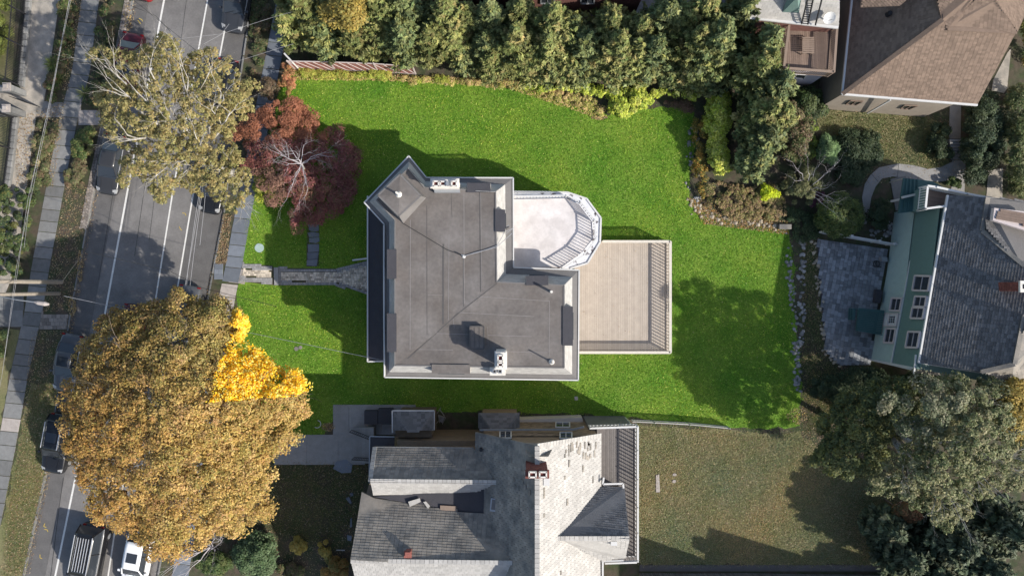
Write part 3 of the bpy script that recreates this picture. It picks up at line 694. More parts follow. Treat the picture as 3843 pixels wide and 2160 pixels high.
for q, m in (([(1532, 1881), (1575, 1868), (1578, 1882), (1538, 1900)], 'slate_white'), ([(1588, 1882), (1598, 1880), (1614, 1898), (1606, 1907)], 'slate_white'), ([(1652, 1895), (1712, 1898), (1712, 1918), (1652, 1912)], 'trim_brown')):
    mb = MB(); mb.prism([P(x, y, 7.46) for x, y in q], .07); mb.build('roofing_scrap', m, fr)
mb = MB(); mb.prism([P(x, y, 8.35) for x, y in ((1842, 1868), (1880, 1872), (1880, 1922), (1838, 1916))], .5); sk = mb.build('skylight', 'metal_grey', gh)
mb = MB(); mb.prism([P(x, y, 8.37) for x, y in ((1847, 1873), (1875, 1877), (1875, 1915), (1843, 1910))], .03); mb.build('pane', 'membrane_light', sk)
c = chimney(1976, 1767, 2057, 1790, 13.0, [(1999, 1780, 24, 18), (2038, 1780, 24, 18)], m='brick_red', zb=9.2, parent=gh, cap='stucco')
A, B = P(1976, 1767, 13.0), P(2057, 1767, 13.0); y0 = A.y + .012
place('brick', tile([Vector((A.x, y0, 9.9)), Vector((B.x, y0, 9.9)), Vector((B.x, y0 - .001, 12.85)), Vector((A.x, y0 - .001, 12.85))], .26, .1, .03, gap=.018, udir=(1, 0, 0)), 'brick_red', c, 'box')
its = []; nE = (P(2256, 1632, EZ) - P(2016, 1672, RZ)).cross(P(2016, 2420, RZ) - P(2016, 1672, RZ)).normalized(); nE = nE if nE.z > 0 else -nE
for x, y, k in [(random.uniform(2035, 2230), random.uniform(1700, 2150), random.randint(1, 3)) for _ in range(14)] + [(random.uniform(2110, 2240), random.uniform(1655, 1720), random.randint(1, 2)) for _ in range(26)]:
    if x > 2110 and y > 1960: continue
    for j in range(k):
        c_ = ray_plane(x, y + j * 12, P(2016, 1672, RZ), nE) + nE * .03; u_ = Vector((0, 1, 0)); v_ = nE.cross(u_); its.append(TM(c_, u_ * .24, v_ * .17, nE * .02))
place('weathered_slate', its, 'slate_mid', gh, 'box')
its = []; nE = (P(1785, 1620, EZ) - P(2016, 1672, RZ)).cross(P(2016, 2420, RZ) - P(2016, 1672, RZ)).normalized(); nE = nE if nE.z > 0 else -nE
for _ in range(24):
    x, y = random.uniform(1850, 1995), random.uniform(1690, 2140); c_ = ray_plane(x, y, P(2016, 1672, RZ), nE) + nE * .03; its.append(TM(c_, Vector((0, .28, 0)), nE.cross(Vector((0, 1, 0))) * .2, nE * .03))
place('weathered_slate', its, 'slate_mid', gh, 'box')
mb = MB(); mb.box(P(2051, 1806, 11.1), (.38, .5, .1)); mb.build('flashing', 'white_paint', gh)
# little north dormer roof between the rakes
mb = MB(); mb.quad(P(1955, 1660, 9.6), P(2085, 1662, 9.6), P(2058, 1712, 11.4), P(1985, 1712, 11.4)); d = mb.build('dormer_roof', 'slate_mid', gh)
place('slate', tile([P(1985, 1670, 9.95), P(2062, 1671, 9.95), P(2042, 1696, 10.85), P(2010, 1696, 10.85)], .38, .3, .03, tilt=.08, lift=.03), 'slate_white', d, 'box')
# hipped little porch roofs on the north side
def hiproof(q, z, zt, m, nm='porch_roof'):
    (x0, y0, x1, y1) = q; a, b, c_, d_ = (x0, y0, z), (x1, y0, z), (x1, y1, zt), (x0, y1, zt); k = (y1 - y0)
    top = [(x0 + k * .75, y1, zt), (x1 - k * .75, y1, zt)]
    mb = MB(); mb.quad(P(*a), P(*b), P(*top[1]), P(*top[0])); mb.quad(P(*a), P(*top[0]), P(x0, y1, z)); mb.quad(P(*b), P(x1, y1, z), P(*top[1])); mb.quad(P(*a), P(x0, y1, z), P(x1, y1, z), P(*b))
    o = mb.build(nm, m, gh)
    for poly in ([a, b, top[1], top[0]], [a, top[0], (x0, y1, z)], [b, (x1, y1, z), top[1]]): place('slate', tile([P(*p) for p in poly], .3, .22, .02, tilt=.08, lift=.01), m, o, 'box')
    for p, r in ((a, top[0]), (b, top[1])): mb = MB(); mb.bar(P(*p), P(*r), .12, .04); mb.build('hip_cap', m, o)
    return o
p1 = hiproof((1474, 1541, 1629, 1614), 3.5, 4.5, 'slate_dark'); hiproof((1796, 1549, 1949, 1606), 3.3, 4.3, 'slate_dark')
mb = MB(); mb.bar(P(1473, 1540, 3.5), P(1629, 1540, 3.5), .1, .1); mb.bar(P(1473, 1540, 3.5), P(1473, 1622, 3.5), .1, .1); mb.bar(P(1629, 1540, 3.5), P(1629, 1612, 3.5), .1, .1); mb.build('gutter', 'white_paint', p1)
mb = MB(); mb.prism([P(1484, 1555, 3.3), P(1620, 1555, 3.3), P(1620, 1640, 3.3), P(1484, 1640, 3.3)], 3.3); mb.build('porch_wall', 'shingle_brownwall', gh)
mb = MB(); mb.prism([P(1806, 1562, 3.2), P(1940, 1562, 3.2), P(1940, 1640, 3.2), P(1806, 1640, 3.2)], 3.2); mb.build('porch_wall', 'shingle_brownwall', gh)
mb = MB(); mb.prism([P(1950, 1573, 1.2), P(2185, 1566, 1.2), P(2190, 1584, 1.2), P(1950, 1590, 1.2)], 1.2); mb.build('plinth', 'cream_wall', gh)
mb = MB(); mb.bar(P(1800, 1612, 5.2), P(2150, 1610, 5.2), .12, .12); mb.bar(P(2150, 1610, 5.2), P(2192, 1600, 5.2), .12, .12); mb.bar(P(1405, 1678, 6.28), P(1770, 1681, 6.28), .12, .12); mb.build('gutter', 'metal_grey', gh)
mb = MB(); mb.bar(P(1388, 1636, 4.2), P(1480, 1638, 4.2), .07, .07); mb.bar(P(1388, 1636, 4.2), P(1385, 1810, 4.2), .07, .07); mb.build('gutter', 'metal_grey', gh)
mb = MB(); mb.prism([P(1390, 1638, 4.15), P(1480, 1640, 4.15), P(1480, 1720, 4.15), P(1420, 1810, 4.15), P(1388, 1810, 4.15)], .12); mb.build('canopy', 'membrane_dark', gh)
def window_on(parent, p0, n, quad, frame='white_paint', glass='glass_dark', split='v', depth=.05, nm='window', fw=.09):
    """quad: 4 image pixels (tl,tr,br,bl) cast onto the wall plane p0,n"""
    n = n.normalized(); v = [ray_plane(x, y, p0, n) + n * depth for x, y in quad]
    fr = MB(); [fr.bar(v[i], v[(i + 1) % 4], fw, fw) for i in range(4)]
    f = fr.build(nm, frame, parent); mb = MB(); mb.prism([q - n * .0 for q in v], .005) if 0 else mb.quad(*[q - n * .02 for q in v]); mb.build('pane', glass, f)
    mb = MB(); a, b = (v[0] + v[1]) / 2, (v[3] + v[2]) / 2
    mb.bar(a + n * .01, b + n * .01, .05, .04)
    if split == 'x': mb.bar((v[0] + v[3]) / 2 + n * .01, (v[1] + v[2]) / 2 + n * .01, .04, .04)
    mb.build('muntin', frame, f); return f
for x0, y0, x1, y1 in ((1876, 1620, 1918, 1645), (2102, 1624, 2146, 1646), (2086, 1586, 2138, 1604)):
    window_on(gh, NW + Vector((0, .03, 0)), Vector((0, 1, 0)), [(x0, y0), (x1, y0), (x1, y1), (x0, y1)])
# brick chimney stub, vents
c = chimney(1520, 2071, 1540, 2088, 9.9, [], m='brick_red', zb=8.0, parent=gh)
mb = MB(); p = P(2303, 2035, 9.2); mb.box(p, (.42, .26, .3)); mb.build('roof_vent', 'white_paint', gh)
mb = MB(); p = P(1806, 1681, 6.9); mb.tube([p, p + Vector((0, 0, .5))], .12, 8); mb.build('vent_pipe', 'iron', gh)
# east balcony
mb = MB(); mb.prism([P(2240, 1600, 4.5), P(2388, 1597, 4.5), P(2388, 2103, 4.5), P(2240, 2103, 4.5)], .25); mb.build('balcony_floor', 'deck_grey', gh)
place('deck_board', tile([P(2240, 1602, 4.5), P(2386, 1602, 4.5), P(2386, 2101, 4.5), P(2240, 2101, 4.5)], 12, .15, .03, gap=.012, udir=(0, 1, 0)), 'deck_grey', gh, 'box')
mb = MB(); mb.prism([P(2210, 1600, 4.2), P(2375, 1600, 4.2), P(2375, 1700, 4.2), P(2210, 1700, 4.2)], 4.2); mb.build('bay_wall', 'slate_dark', gh)
for y in (1610, 1780, 1940, 2095):
    mb = MB(); q = P(2380, y, 4.3); mb.box((q.x, q.y, 2.15), (.18, .18, 4.3)); mb.build('balcony_post', 'white_paint', gh)
br = thing('balcony_railing', 'white post railing round the balcony east of the grey slate roof', 'railing', P(2390, 1850))
railing(br, [(2215, 1606), (2394, 1600), (2394, 1690), (2394, 1800), (2394, 1905), (2394, 2000), (2394, 2104), (2262, 2108)], 4.52, 1.0, 'white_paint', sp=.26, bw=.065, top=.13)
mb = MB(); [mb.bar(P(*a), P(*b), .12, .08) for a, b in (((2262, 1815, 6.9), (2338, 1813, 6.9)), ((2338, 1813, 6.9), (2340, 1830, 6.9)), ((2262, 1815, 6.9), (2266, 1790, 6.9)))]; mb.build('eave_trim', 'white_paint', gh)
mb = MB(); [mb.bar(P(*a), P(*b), .12, .1) for a, b in (((2258, 2104, 6.6), (2340, 2100, 6.9)), ((2262, 2104, 6.6), (2262, 2230, 6.6)), ((2390, 2108, 5.6), (2270, 2112, 5.6)))]; mb.build('eave_trim', 'white_paint', gh)
# concrete forecourt and steps of the slate house
pad('forecourt', [(1000, 1640), (1150, 1646), (1195, 1644), (1212, 1628), (1262, 1556), (1285, 1536), (1560, 1524), (1560, 1600), (1370, 1600), (1370, 1742), (1290, 1725), (1205, 1710), (1035, 1695)], 'concrete', 2.6, 2.4, kind='paver', jz=.002)
st = thing('entrance_steps', 'broad grey concrete steps up to the slate house with black iron handrails', 'steps', P(1350, 1675))
for i in range(6):
    mb = MB(); x0 = 1326 + i * 11; z = .17 * (i + 1); mb.prism([P(x0, 1604, z), P(1402, 1604, z), P(1402, 1738, z), P(x0, 1736, z)], z); mb.build('step', 'concrete', st)
for a, b, y0, y1 in ((1312, 1385, 1620, 1648), (1320, 1385, 1724, 1728)):
    mb = MB(); A, B = P(a, y0, .95), P(b, y1, 1.95); mb.bar(A, B, .05, .05); mb.bar(A - Vector((0, 0, .75)), B - Vector((0, 0, .75)), .04, .04)
    for i in range(11): q = A.lerp(B, i / 10); mb.bar(q - Vector((0, 0, .8)), q, .03, .03)
    mb.build('handrail', 'iron', st)
for i, (x0, x1, y0, lab) in enumerate(((1367, 1417, 1541, 'black steel cellar hatch cover, the left one beside the entrance forecourt'), (1419, 1473, 1533, 'black steel cellar hatch cover, the right one touching the small hipped porch'))):
    mb = MB(); mb.prism([P(x0, y0, .6), P(x1, y0, .6), P(x1, 1592, .75), P(x0, 1590, .75)], .6); o = mb.build('hatch_cover', 'membrane_dark'); tag(o, lab, 'hatch')
mb = MB(); mb.prism([P(1250, 1757, .06), P(1262, 1730, .07), P(1300, 1722, .06), P(1322, 1742, .06), P(1318, 1772, .06), P(1282, 1774, .06)], .06); tag(mb.build('flat_stone', 'bluestone'), 'broad flat bluestone slab lying below the entrance forecourt', 'stone')
sp = sheet('garden_stepping_path', [(1296, 1840), (1330, 1840), (1310, 2060), (1290, 2060)], .008, 'soil', th=.01)
for q in ([(1297, 1868), (1310, 1862), (1320, 1885), (1314, 1890)], [(1312, 1850), (1324, 1846), (1326, 1858), (1316, 1862)], [(1315, 1945), (1320, 1940), (1321, 1975), (1313, 1978)], [(1302, 2005), (1320, 2010), (1318, 2028), (1304, 2026)]):
    mb = MB(); mb.prism([P(x, y, .05) for x, y in q], .05); mb.build('stepping_stone', 'bluestone', sp)
mb = MB(); mb.bar(P(1262, 2062, .04), P(1294, 2063, .04), .07, .04); tag(mb.build('white_plank', 'white_paint'), 'short white plank lying on dark soil between golden bushes and slate roof', 'plank')
hp = MB(); a = [P(1190 + 14 * math.cos(t), 1590 + 14 * math.sin(t), .05) for t in [i * .3 - 1.4 for i in range(13)]]; hp.tube(a, .03, 6); tag(hp.build('white_hoop', 'white_paint'), 'curved white hose piece on the shaded grass beside the golden maple', 'hose')
ut = thing('garden_cart', 'tangled pale garden cart frame beside the small hipped porch', 'cart', P(1650, 1560))
mb = MB(); [mb.bar(P(*a), P(*b), .05, .05) for a, b in (((1632, 1594, .3), (1660, 1562, .7)), ((1645, 1556, .6), (1672, 1566, .6)), ((1645, 1556, .6), (1650, 1585, .5)), ((1672, 1566, .6), (1660, 1590, .4)), ((1650, 1535, .5), (1668, 1560, .6)), ((1655, 1528, .4), (1640, 1550, .3)))]; mb.build('frame', 'concrete_pale', ut)
mb = MB(); mb.prism([P(1647, 1560, .55), P(1668, 1566, .6), P(1660, 1586, .5), P(1650, 1580, .5)], .12); mb.build('tray', 'metal_grey', ut)

# ------------------------------------------------------------------ green house on the right
gr = thing('green_house', 'two-tone green house with dark shingle roof and pink-framed windows, right of the stone patio', 'house', P(3500, 1070))
A0, A1 = P(3370, 798), P(3267, 1348); dw = (A1 - A0).normalized(); en = Vector((-dw.y, dw.x, 0));
if en.x < 0: en = -en
def gpt(s, e, z): return A0 + dw * s + en * e + Vector((0, 0, z))
Lw = (A1 - A0).length
mb = MB(); mb.prism([gpt(0, 0, 3), gpt(Lw, 0, 3), gpt(Lw, 13, 3), gpt(0, 13, 3)], 3); mb.build('lower_wall', 'green_pale', gr)
mb = MB(); mb.prism([gpt(.2, .04, 6.0), gpt(Lw, .04, 6.0), gpt(Lw, 13, 6.0), gpt(.2, 13, 6.0)], 2.98); mb.build('upper_wall', 'green_dark', gr)
lap = []
for i in range(13):
    z = .3 + i * .21; lap.append(TM(gpt(Lw / 2, -.012, z), dw * Lw, Vector((0, 0, .2)) + en * .02, en * .02))
place('clapboard', lap, 'green_pale', gr, 'box')
lap = [TM(gpt(Lw / 2, .025, 3.1 + i * .21), dw * (Lw - .2), Vector((0, 0, .2)) + en * .02, en * .02) for i in range(14)]
place('clapboard', lap, 'green_dark', gr, 'box')
mb = MB(); mb.bar(gpt(0, -.03, 3.0), gpt(Lw, -.03, 3.0), .08, .1); mb.bar(gpt(Lw, -.02, .2), gpt(Lw, -.02, 5.9), .12, .12); mb.build('trim_board', 'white_paint', gr)
mb = MB(); mb.bar(P(3264, 1348, .05), P(3427, 1380, 5.9) * 1, .1, .1); 
pr0 = Vector((0, 0, 0)); Ew0, Ew1 = P(3556, 732, 6.05), P(3447, 1360, 6.05)
ed = (Ew1 - Ew0).normalized(); ee = Vector((-ed.y, ed.x, 0)); ee = ee if ee.x > 0 else -ee
nW = (ee * -.62 + Vector((0, 0, 1))).normalized()
def onp(px, py, p0=Ew0, n=nW): return ray_plane(px, py, p0, n)
def fpoly(name, v, m, parent, w=.3, l=.17, th=.03, tilt=.12, base=None, nm='shingle', limit=300):
    mb = MB(); mb.prism([q - Vector((0, 0, .03)) for q in v], .1); o = mb.build(name, base or m, parent)
    place(nm, tile(v, w, l, th, tilt=tilt, lift=-.03, gap=.012, grow=1.12, jz=.003), m, o, 'box', limit=limit, stuffname='shingle_field'); return o
fpoly('roof', [onp(*q) for q in ((3556, 732), (3706, 740), (3685, 866), (3843, 998), (4000, 1060), (3980, 1182), (3843, 1182), (3806, 1365), (3680, 1394), (3447, 1360))], 'shingle_blue', gr, limit=290)
a, b, c3 = onp(3706, 740), onp(3685, 866), onp(3843, 998)
fpoly('side_roof', [a, b, c3, P(3990, 990, 8.2), P(3990, 780, 6.3), P(3760, 742, 6.6)], 'shingle_blue', gr, base='membrane_light')
a, b, c4 = onp(3843, 1182), onp(3806, 1365), onp(3680, 1394)
fpoly('side_roof', [a, P(4000, 1200, 8.6), P(4000, 1480, 6.2), P(3800, 1432, 6.2), c4 + Vector((0, 0, -.02)), b], 'slate_mid', gr)
for x, y in ((onp(3706, 740), onp(3685, 866)), (onp(3685, 866), onp(3843, 998)), (onp(3843, 1182), onp(3806, 1365)), (onp(3806, 1365), onp(3680, 1394))): mb = MB(); mb.bar(x + Vector((0, 0, .05)), y + Vector((0, 0, .05)), .3, .05); mb.build('hip_cap', 'slate_mid', gr)
mb = MB(); mb.bar(Ew0, Ew1, .12, .14); mb.bar(Ew1, P(3680, 1398, 6.3), .1, .1); mb.bar(P(3437, 1330, 5.9), P(3430, 1400, 5.9), .1, .1); mb.bar(P(3264, 1348, .3), P(3420, 1385, 5.5), .08, .1); mb.build('gutter', 'white_paint', gr)
mb = MB(); mb.prism([P(3430, 1352, 4.4), P(3560, 1370, 4.4), P(3640, 1420, 4.2), P(3425, 1398, 4.2)], .15); mb.build('lean_to_roof', 'slate_mid', gr)
cb = onp(3745, 1075); ch = MB(); ch.box(cb + Vector((.45, 0, .6)), (.75, .6, 2.6)); cc = ch.build('chimney', 'brick_red', gr)
mb = MB(); mb.box(cb + Vector((.45, 0, 1.95)), (.9, .75, .16)); mb.build('chimney_cap', 'stucco', cc); mb = MB(); mb.box(cb + Vector((.3, 0, 2.04)), (.26, .3, .03)); mb.box(cb + Vector((.66, 0, 2.04)), (.26, .3, .03)); mb.build('flue_hole', 'flue_dark', cc)
its = tile([cb + Vector((.06, .3, -.4)), cb + Vector((.06, -.3, -.4)), cb + Vector((.061, -.3, 1.85)), cb + Vector((.061, .3, 1.85))], .2, .09, .03, gap=.018, udir=(0, 1, 0)); place('brick', its, 'brick_red', cc, 'box')
def wpix(x, y): return (2900 + x / 1.744, 620 + y / 1.744)
def wq(x0, y0, x1, y1, sk=None):   # skewed quad following the wall direction
    k = -(103 / 550); h = (y1 - y0); return [wpix(x0 - k * 0 + 18 * h / 100, y0), wpix(x1, y0 + (x1 - x0) * .03), wpix(x1 - 18 * h / 100, y1 + (x1 - x0) * .03), wpix(x0, y1)]
pu, plw = gpt(0, .0, 0), gpt(0, -.03, 0)
for q in (wq(920, 722, 1040, 818), wq(926, 857, 1014, 924), wq(908, 930, 1000, 1000), wq(875, 1088, 970, 1190)): window_on(gr, pu - en * .02, -en, q, 'trim_pink', 'glass_dark', fw=.14)
for q in (wq(770, 868, 852, 950), wq(732, 1067, 812, 1160)): window_on(gr, plw, -en, q, 'trim_pink', 'glass_dark', fw=.14)
dr = window_on(gr, plw, -en, wq(706, 968, 826, 1048), 'trim_pink', 'white_paint', nm='door')
v = [ray_plane(*wpix(x, y), plw - en * .03, -en) for x, y in ((762, 985), (803, 985), (798, 1032), (757, 1032))]; mb = MB(); mb.quad(*v); mb.build('door_pane', 'glass_dark', dr)
mb = MB()
for i in range(4): t = i / 3; mb.bar(v[0].lerp(v[1], t) - en * .01, v[3].lerp(v[2], t) - en * .01, .03, .03); mb.bar(v[0].lerp(v[3], t) - en * .01, v[1].lerp(v[2], t) - en * .01, .03, .03)
mb.build('door_muntin', 'white_paint', dr)
# green stoop
so_ = thing('green_stoop', 'small dark green wooden stoop with rails at the pale door of the green house', 'stoop', P(3260, 1200))
its = tile([P(3222, 1160, 1.0), P(3318, 1170, 1.0), P(3306, 1250, 1.0), P(3214, 1238, 1.0)], 5, .14, .04, gap=.012, udir=(1, -.1, 0)); place('board', its, 'teal', so_, 'box')
mb = MB(); [mb.bar(P(*a), P(*b), .1, .1) for a, b in (((3222, 1160, .9), (3318, 1170, .9)), ((3222, 1160, .9), (3214, 1238, .9)), ((3214, 1238, .9), (3306, 1250, .9)), ((3222, 1160, 0), (3222, 1160, 1.9)), ((3214, 1238, 0), (3214, 1238, 1.9)))]; mb.build('frame', 'teal', so_)
mb = MB(); [mb.bar(P(*a), P(*b), .07, .06) for a, b in (((3210, 1157, 1.9), (3318, 1170, 1.9)), ((3214, 1238, 1.9), (3312, 1256, 1.9)), ((3210, 1157, 1.4), (3318, 1170, 1.4)), ((3214, 1238, 1.4), (3312, 1256, 1.4)))]; mb.build('rail', 'teal', so_)
for i in range(3): mb = MB(); mb.prism([P(3200 - i * 7, 1156, .75 - i * .25), P(3212 - i * 7, 1157, .75 - i * .25), P(3208 - i * 7, 1200, .75 - i * .25), P(3198 - i * 7, 1199, .75 - i * .25)], .08); mb.build('stair_tread', 'teal', so_)
# teal side porch
tp = thing('teal_porch', 'teal wooden side porch with white beams at the upper end of the green house', 'porch', P(3420, 730))
mb = MB(); mb.prism([P(3392, 668, 3.4), P(3500, 680, 3.4), P(3545, 705, 3.4), P(3460, 790, 3.3), P(3372, 800, 3.2)], .15); ro = mb.build('porch_roof', 'teal', tp)
for i in range(5): mb = MB(); mb.bar(P(3392 + i * 13, 668 + i, 3.47), P(3374 + i * 17, 796 - i * 3, 3.3), .05, .07); mb.build('roof_batten', 'teal', ro)
mb = MB(); mb.bar(P(3332, 758, .2), P(3378, 748, .2), .18, .15); mb.bar(P(3384, 741, 3.55), P(3468, 722, 3.55), .17, .12); mb.bar(P(3340, 684, .3), P(3392, 670, 3.2), .08, .08); mb.build('beam', 'cream_rail', tp)
sheet('porch_slab', [(3342, 672), (3400, 660), (3400, 790), (3362, 790)], .06, 'flag_grey', th=.05)
bl = thing('upper_balcony', 'small balcony with white balustrade at the upper end of the green house roof', 'balcony', P(3520, 735))
mb = MB(); mb.prism([P(3478, 704, 5.0), P(3900, 780, 5.0), P(3900, 860, 5.0), P(3478, 784, 5.0)], 2.0); mb.build('balcony_base', 'green_dark', bl)
place('deck_board', tile([P(3482, 706, 5.04), P(3900, 782, 5.04), P(3900, 840, 5.04), P(3480, 778, 5.04)], 12, .14, .03, gap=.012, udir=(1, -.18, 0)), 'deck_brown', bl, 'box')
railing(bl, [(3473, 785), (3482, 697), (3516, 702), (3632, 727), (3756, 750), (3890, 777)], 5.02, 1.0, 'white_paint', sp=.17, bw=.05, top=.14)
railing(bl, [(3473, 783), (3556, 772)], 5.02, 1.0, 'white_paint', sp=.17, bw=.05, top=.14)
mb = MB(); mb.prism([P(3732, 780, 8.0), P(3900, 800, 8.0), P(3900, 880, 8.2), P(3726, 826, 8.2)], .3); mb.build('dormer_recess', 'trim_pink', bl)
place('deck_board', tile([P(3745, 788, 8.03), P(3900, 806, 8.03), P(3900, 862, 8.23), P(3738, 818, 8.23)], 6, .2, .03, gap=.012, udir=(1, -.18, 0)), 'deck_brown', bl, 'box')
# stone patio
PT = [(3068, 896), (3328, 934), (3262, 1368), (3150, 1370), (3098, 1318), (3072, 1000)]
pb = sheet('patio', PT, .05, 'membrane_dark', th=.08)
place('paver', tile([P(x, y, .05) for x, y in PT], (.2, .52), .3, .05, gap=.014, udir=dw, jz=.006), 'paver_blue', pb, 'paver', stuffname='paver_field')
ch = thing('patio_chair', 'black wire patio chair standing by the green house wall on the dark patio', 'chair', P(3292, 990))
mb = MB(); cx = P(3290, 990, .45); mb.tube([cx + Vector((.26 * math.cos(t), .26 * math.sin(t), 0)) for t in [i * .5236 for i in range(13)]], .025, 5); [mb.bar(cx + Vector((-.22 + i * .11, -.2, 0)), cx + Vector((-.22 + i * .11, .2, 0)), .025, .02) for i in range(5)]; mb.build('seat', 'iron', ch)
mb = MB(); mb.tube([cx + Vector((.28 * math.cos(t), .28 * math.sin(t), .4)) for t in [i * .4 + 2.2 for i in range(9)]], .025, 5); [mb.bar(cx + Vector((.26 * math.cos(t), .26 * math.sin(t), 0)), cx + Vector((.28 * math.cos(t), .28 * math.sin(t), .4)), .02, .02) for t in (2.2, 3, 3.8, 4.6, 5.4)]; mb.build('backrest', 'iron', ch)
for t in (.8, 2.4, 3.9, 5.5): mb = MB(); mb.bar(cx + Vector((.22 * math.cos(t), .22 * math.sin(t), -.4)), cx + Vector((.22 * math.cos(t), .22 * math.sin(t), 0)), .03, .03); mb.build('leg', 'iron', ch)
mb = MB(); mb.prism([P(3308, 962, .5), P(3330, 965, .5), P(3332, 982, .5), P(3312, 980, .5)], .45); tag(mb.build('storage_box', 'metal_grey'), 'small grey box against the pale green wall beside the black chair', 'box')
mb = MB(); mb.prism([P(3290, 1085, .5), P(3312, 1090, .5), P(3304, 1138, .5), P(3284, 1134, .5)], .45); tag(mb.build('cellar_well', 'membrane_dark'), 'dark cellar window well sunk at the foot of the pale green wall', 'window well')
# white patio fence
wf = thing('white_fence', 'white rail and post fence along the upper edge of the dark stone patio', 'fence', P(3210, 900))
pts = [(3068, 873), (3168, 890), (3270, 908), (3325, 918), (3368, 925)]
for a, b in zip(pts, pts[1:]):
    for z in (1.1, .6, .15): mb = MB(); mb.bar(P(*a, 0) + Vector((0, 0, z)), P(*b, 0) + Vector((0, 0, z)), .09, .1); mb.build('rail', 'white_paint', wf)
for a in pts: mb = MB(); q = P(*a, 0); mb.box((q.x, q.y, .62), (.14, .14, 1.24)); mb.box((q.x, q.y, 1.26), (.19, .19, .06)); mb.build('post', 'white_paint', wf)
# concrete paths behind the green house
sheet('garden_path', [(3565, 396), (3607, 396), (3605, 520), (3562, 520)], .03, 'concrete', th=.04)
for i in range(7):
    mb = MB(); y = 522 + i * 11; z = .5 - i * .07; mb.prism([P(3564 + i * 1.5, y, z), P(3606 + i * 3, y, z), P(3608 + i * 3, y + 9.5, z), P(3564 + i * 1.5, y + 9.5, z)], .5); mb.build('step', 'concrete', None if i == 0 else stp) if 0 else None
stp = thing('garden_steps', 'flight of shallow concrete garden steps between the brown roofed and green houses', 'steps', P(3590, 560))
for i in range(7):
    mb = MB(); y = 522 + i * 11; z = .62 - i * .08; mb.prism([P(3564 + i * 1.5, y, z), P(3606 + i * 3, y, z), P(3608 + i * 3, y + 9.5, z), P(3564 + i * 1.5, y + 9.5, z)], z); mb.build('step', 'concrete', stp)
sheet('garden_path', [(3574, 600), (3624, 600), (3620, 720), (3570, 720)], .03, 'concrete', th=.04)
arc = [(3237, 840), (3242, 790), (3236, 740), (3246, 690), (3268, 655), (3300, 628), (3370, 614), (3430, 620), (3480, 634), (3530, 628), (3580, 604)]
arc2 = [(3580, 664), (3560, 678), (3520, 682), (3460, 676), (3400, 668), (3350, 662), (3310, 670), (3286, 700), (3270, 740), (3262, 790), (3252, 840)]
sheet('garden_path', arc + arc2, .04, 'concrete', th=.04)
line_mark([(3373, 614), (3368, 664)], .03, 'tar', 'path_joint', z=.045); line_mark([(3270, 652), (3296, 682)], .03, 'tar', 'path_joint', z=.045)
sheet('garden_path', [(3710, 640), (3764, 630), (3762, 745), (3702, 735)], .03, 'concrete_pale', th=.04)
sheet('garden_path', [(3728, 300), (3780, 200), (3795, 180), (3780, 330), (3768, 350), (3722, 340)], .03, 'concrete_pale', th=.04)
sheet('garden_path', [(3820, 20), (3838, 20), (3800, 110), (3780, 80)], .03, 'concrete_pale', th=.04)
for x, y in [(3250 + random.uniform(0, 30), 810 + i * 13) for i in range(9)]: pass

# ------------------------------------------------------------------ brown shingled house, upper right
bh = thing('brown_roofed_house', 'tan house with broad brown shingle hipped roof at the upper right', 'house', P(3400, 150))
zb = 5.0; SW, SE, NWc, AP = P(3160, 354, zb), P(3667, 395, zb), P(3198, -20, zb), P(3537, 74, 9.4)
def pln(a, b, c): n = (b - a).cross(c - a).normalized(); return (a, n if n.z > 0 else -n)
pS, pW = pln(SW, SE, AP), pln(SW, NWc, AP)
f = lambda p, *q: [ray_plane(x, y, *p) for x, y in q]
mb = MB(); mb.prism([P(3185, 340, 4.9), P(3620, 375, 4.9), P(3760, 120, 4.9), P(3760, -400, 4.9), P(3225, -400, 4.9)], 4.9); bw = mb.build('wall', 'tan_wall', bh)
fpoly('roof', f(pS, (3160, 354), (3537, 74), (3554, 108), (3815, 120), (3667, 395)), 'shingle_brown', bh, w=.27, l=.15)
fpoly('roof', f(pW, (3160, 354), (3196, 0), (3225, -350), (3500, -350), (3537, 74)), 'shingle_brown', bh, w=.27, l=.15)
a3 = f(pS, (3537, 74), (3554, 108)); g1 = P(3656, 0, 9.9); g2 = f(pS, (3815, 120))[0]
fpoly('side_roof', [a3[0], a3[1], g1, P(3700, -60, 10.6), P(3500, -60, 9.6)], 'shingle_brown', bh, w=.27, l=.15)
fpoly('side_roof', [a3[1], g2, P(3741, 0, 10.3), P(3700, -60, 10.6), g1], 'shingle_brown', bh, w=.27, l=.15)
fpoly('side_roof', [g2, P(3900, -60, 6.0), P(3800, -250, 7.0), P(3700, -60, 10.6), P(3741, 0, 10.3)], 'shingle_brown', bh, w=.27, l=.15)
fpoly('dormer_roof', [P(3232, 26, 7.8), P(3380, 20, 8.4), P(3450, -40, 8.8), P(3240, -60, 8.2)], 'shingle_brown', bh, w=.27, l=.15)
for x, y in ((SW, AP), (a3[1], g2)): mb = MB(); mb.bar(x + Vector((0, 0, .04)), y + Vector((0, 0, .04)), .3, .05); mb.build('hip_cap', 'shingle_brown', bh)
mb = MB(); mb.bar(SW, SE, .14, .14); mb.bar(SW, NWc, .14, .14); mb.build('gutter', 'white_paint', bh)
mb = MB(); q = f(pW, (3331, 56))[0]; mb.tube([q, q + Vector((0, 0, .35))], [.2, .16], 8); mb.build('roof_vent', 'iron', bh)
ws = Vector((0, 0, 0)); wa, wb = P(3185, 340, 4.9), P(3620, 375, 4.9); nn = Vector((-(wb - wa).y, (wb - wa).x, 0)).normalized(); nn = -nn if nn.y > 0 else nn
for q in ([(3192, 376), (3240, 378), (3212, 392), (3174, 390)], [(3395, 393), (3445, 395), (3412, 408), (3380, 406)]): window_on(bh, wa + nn * .02, nn, q, 'trim_brown', 'glass_dark', fw=.07)
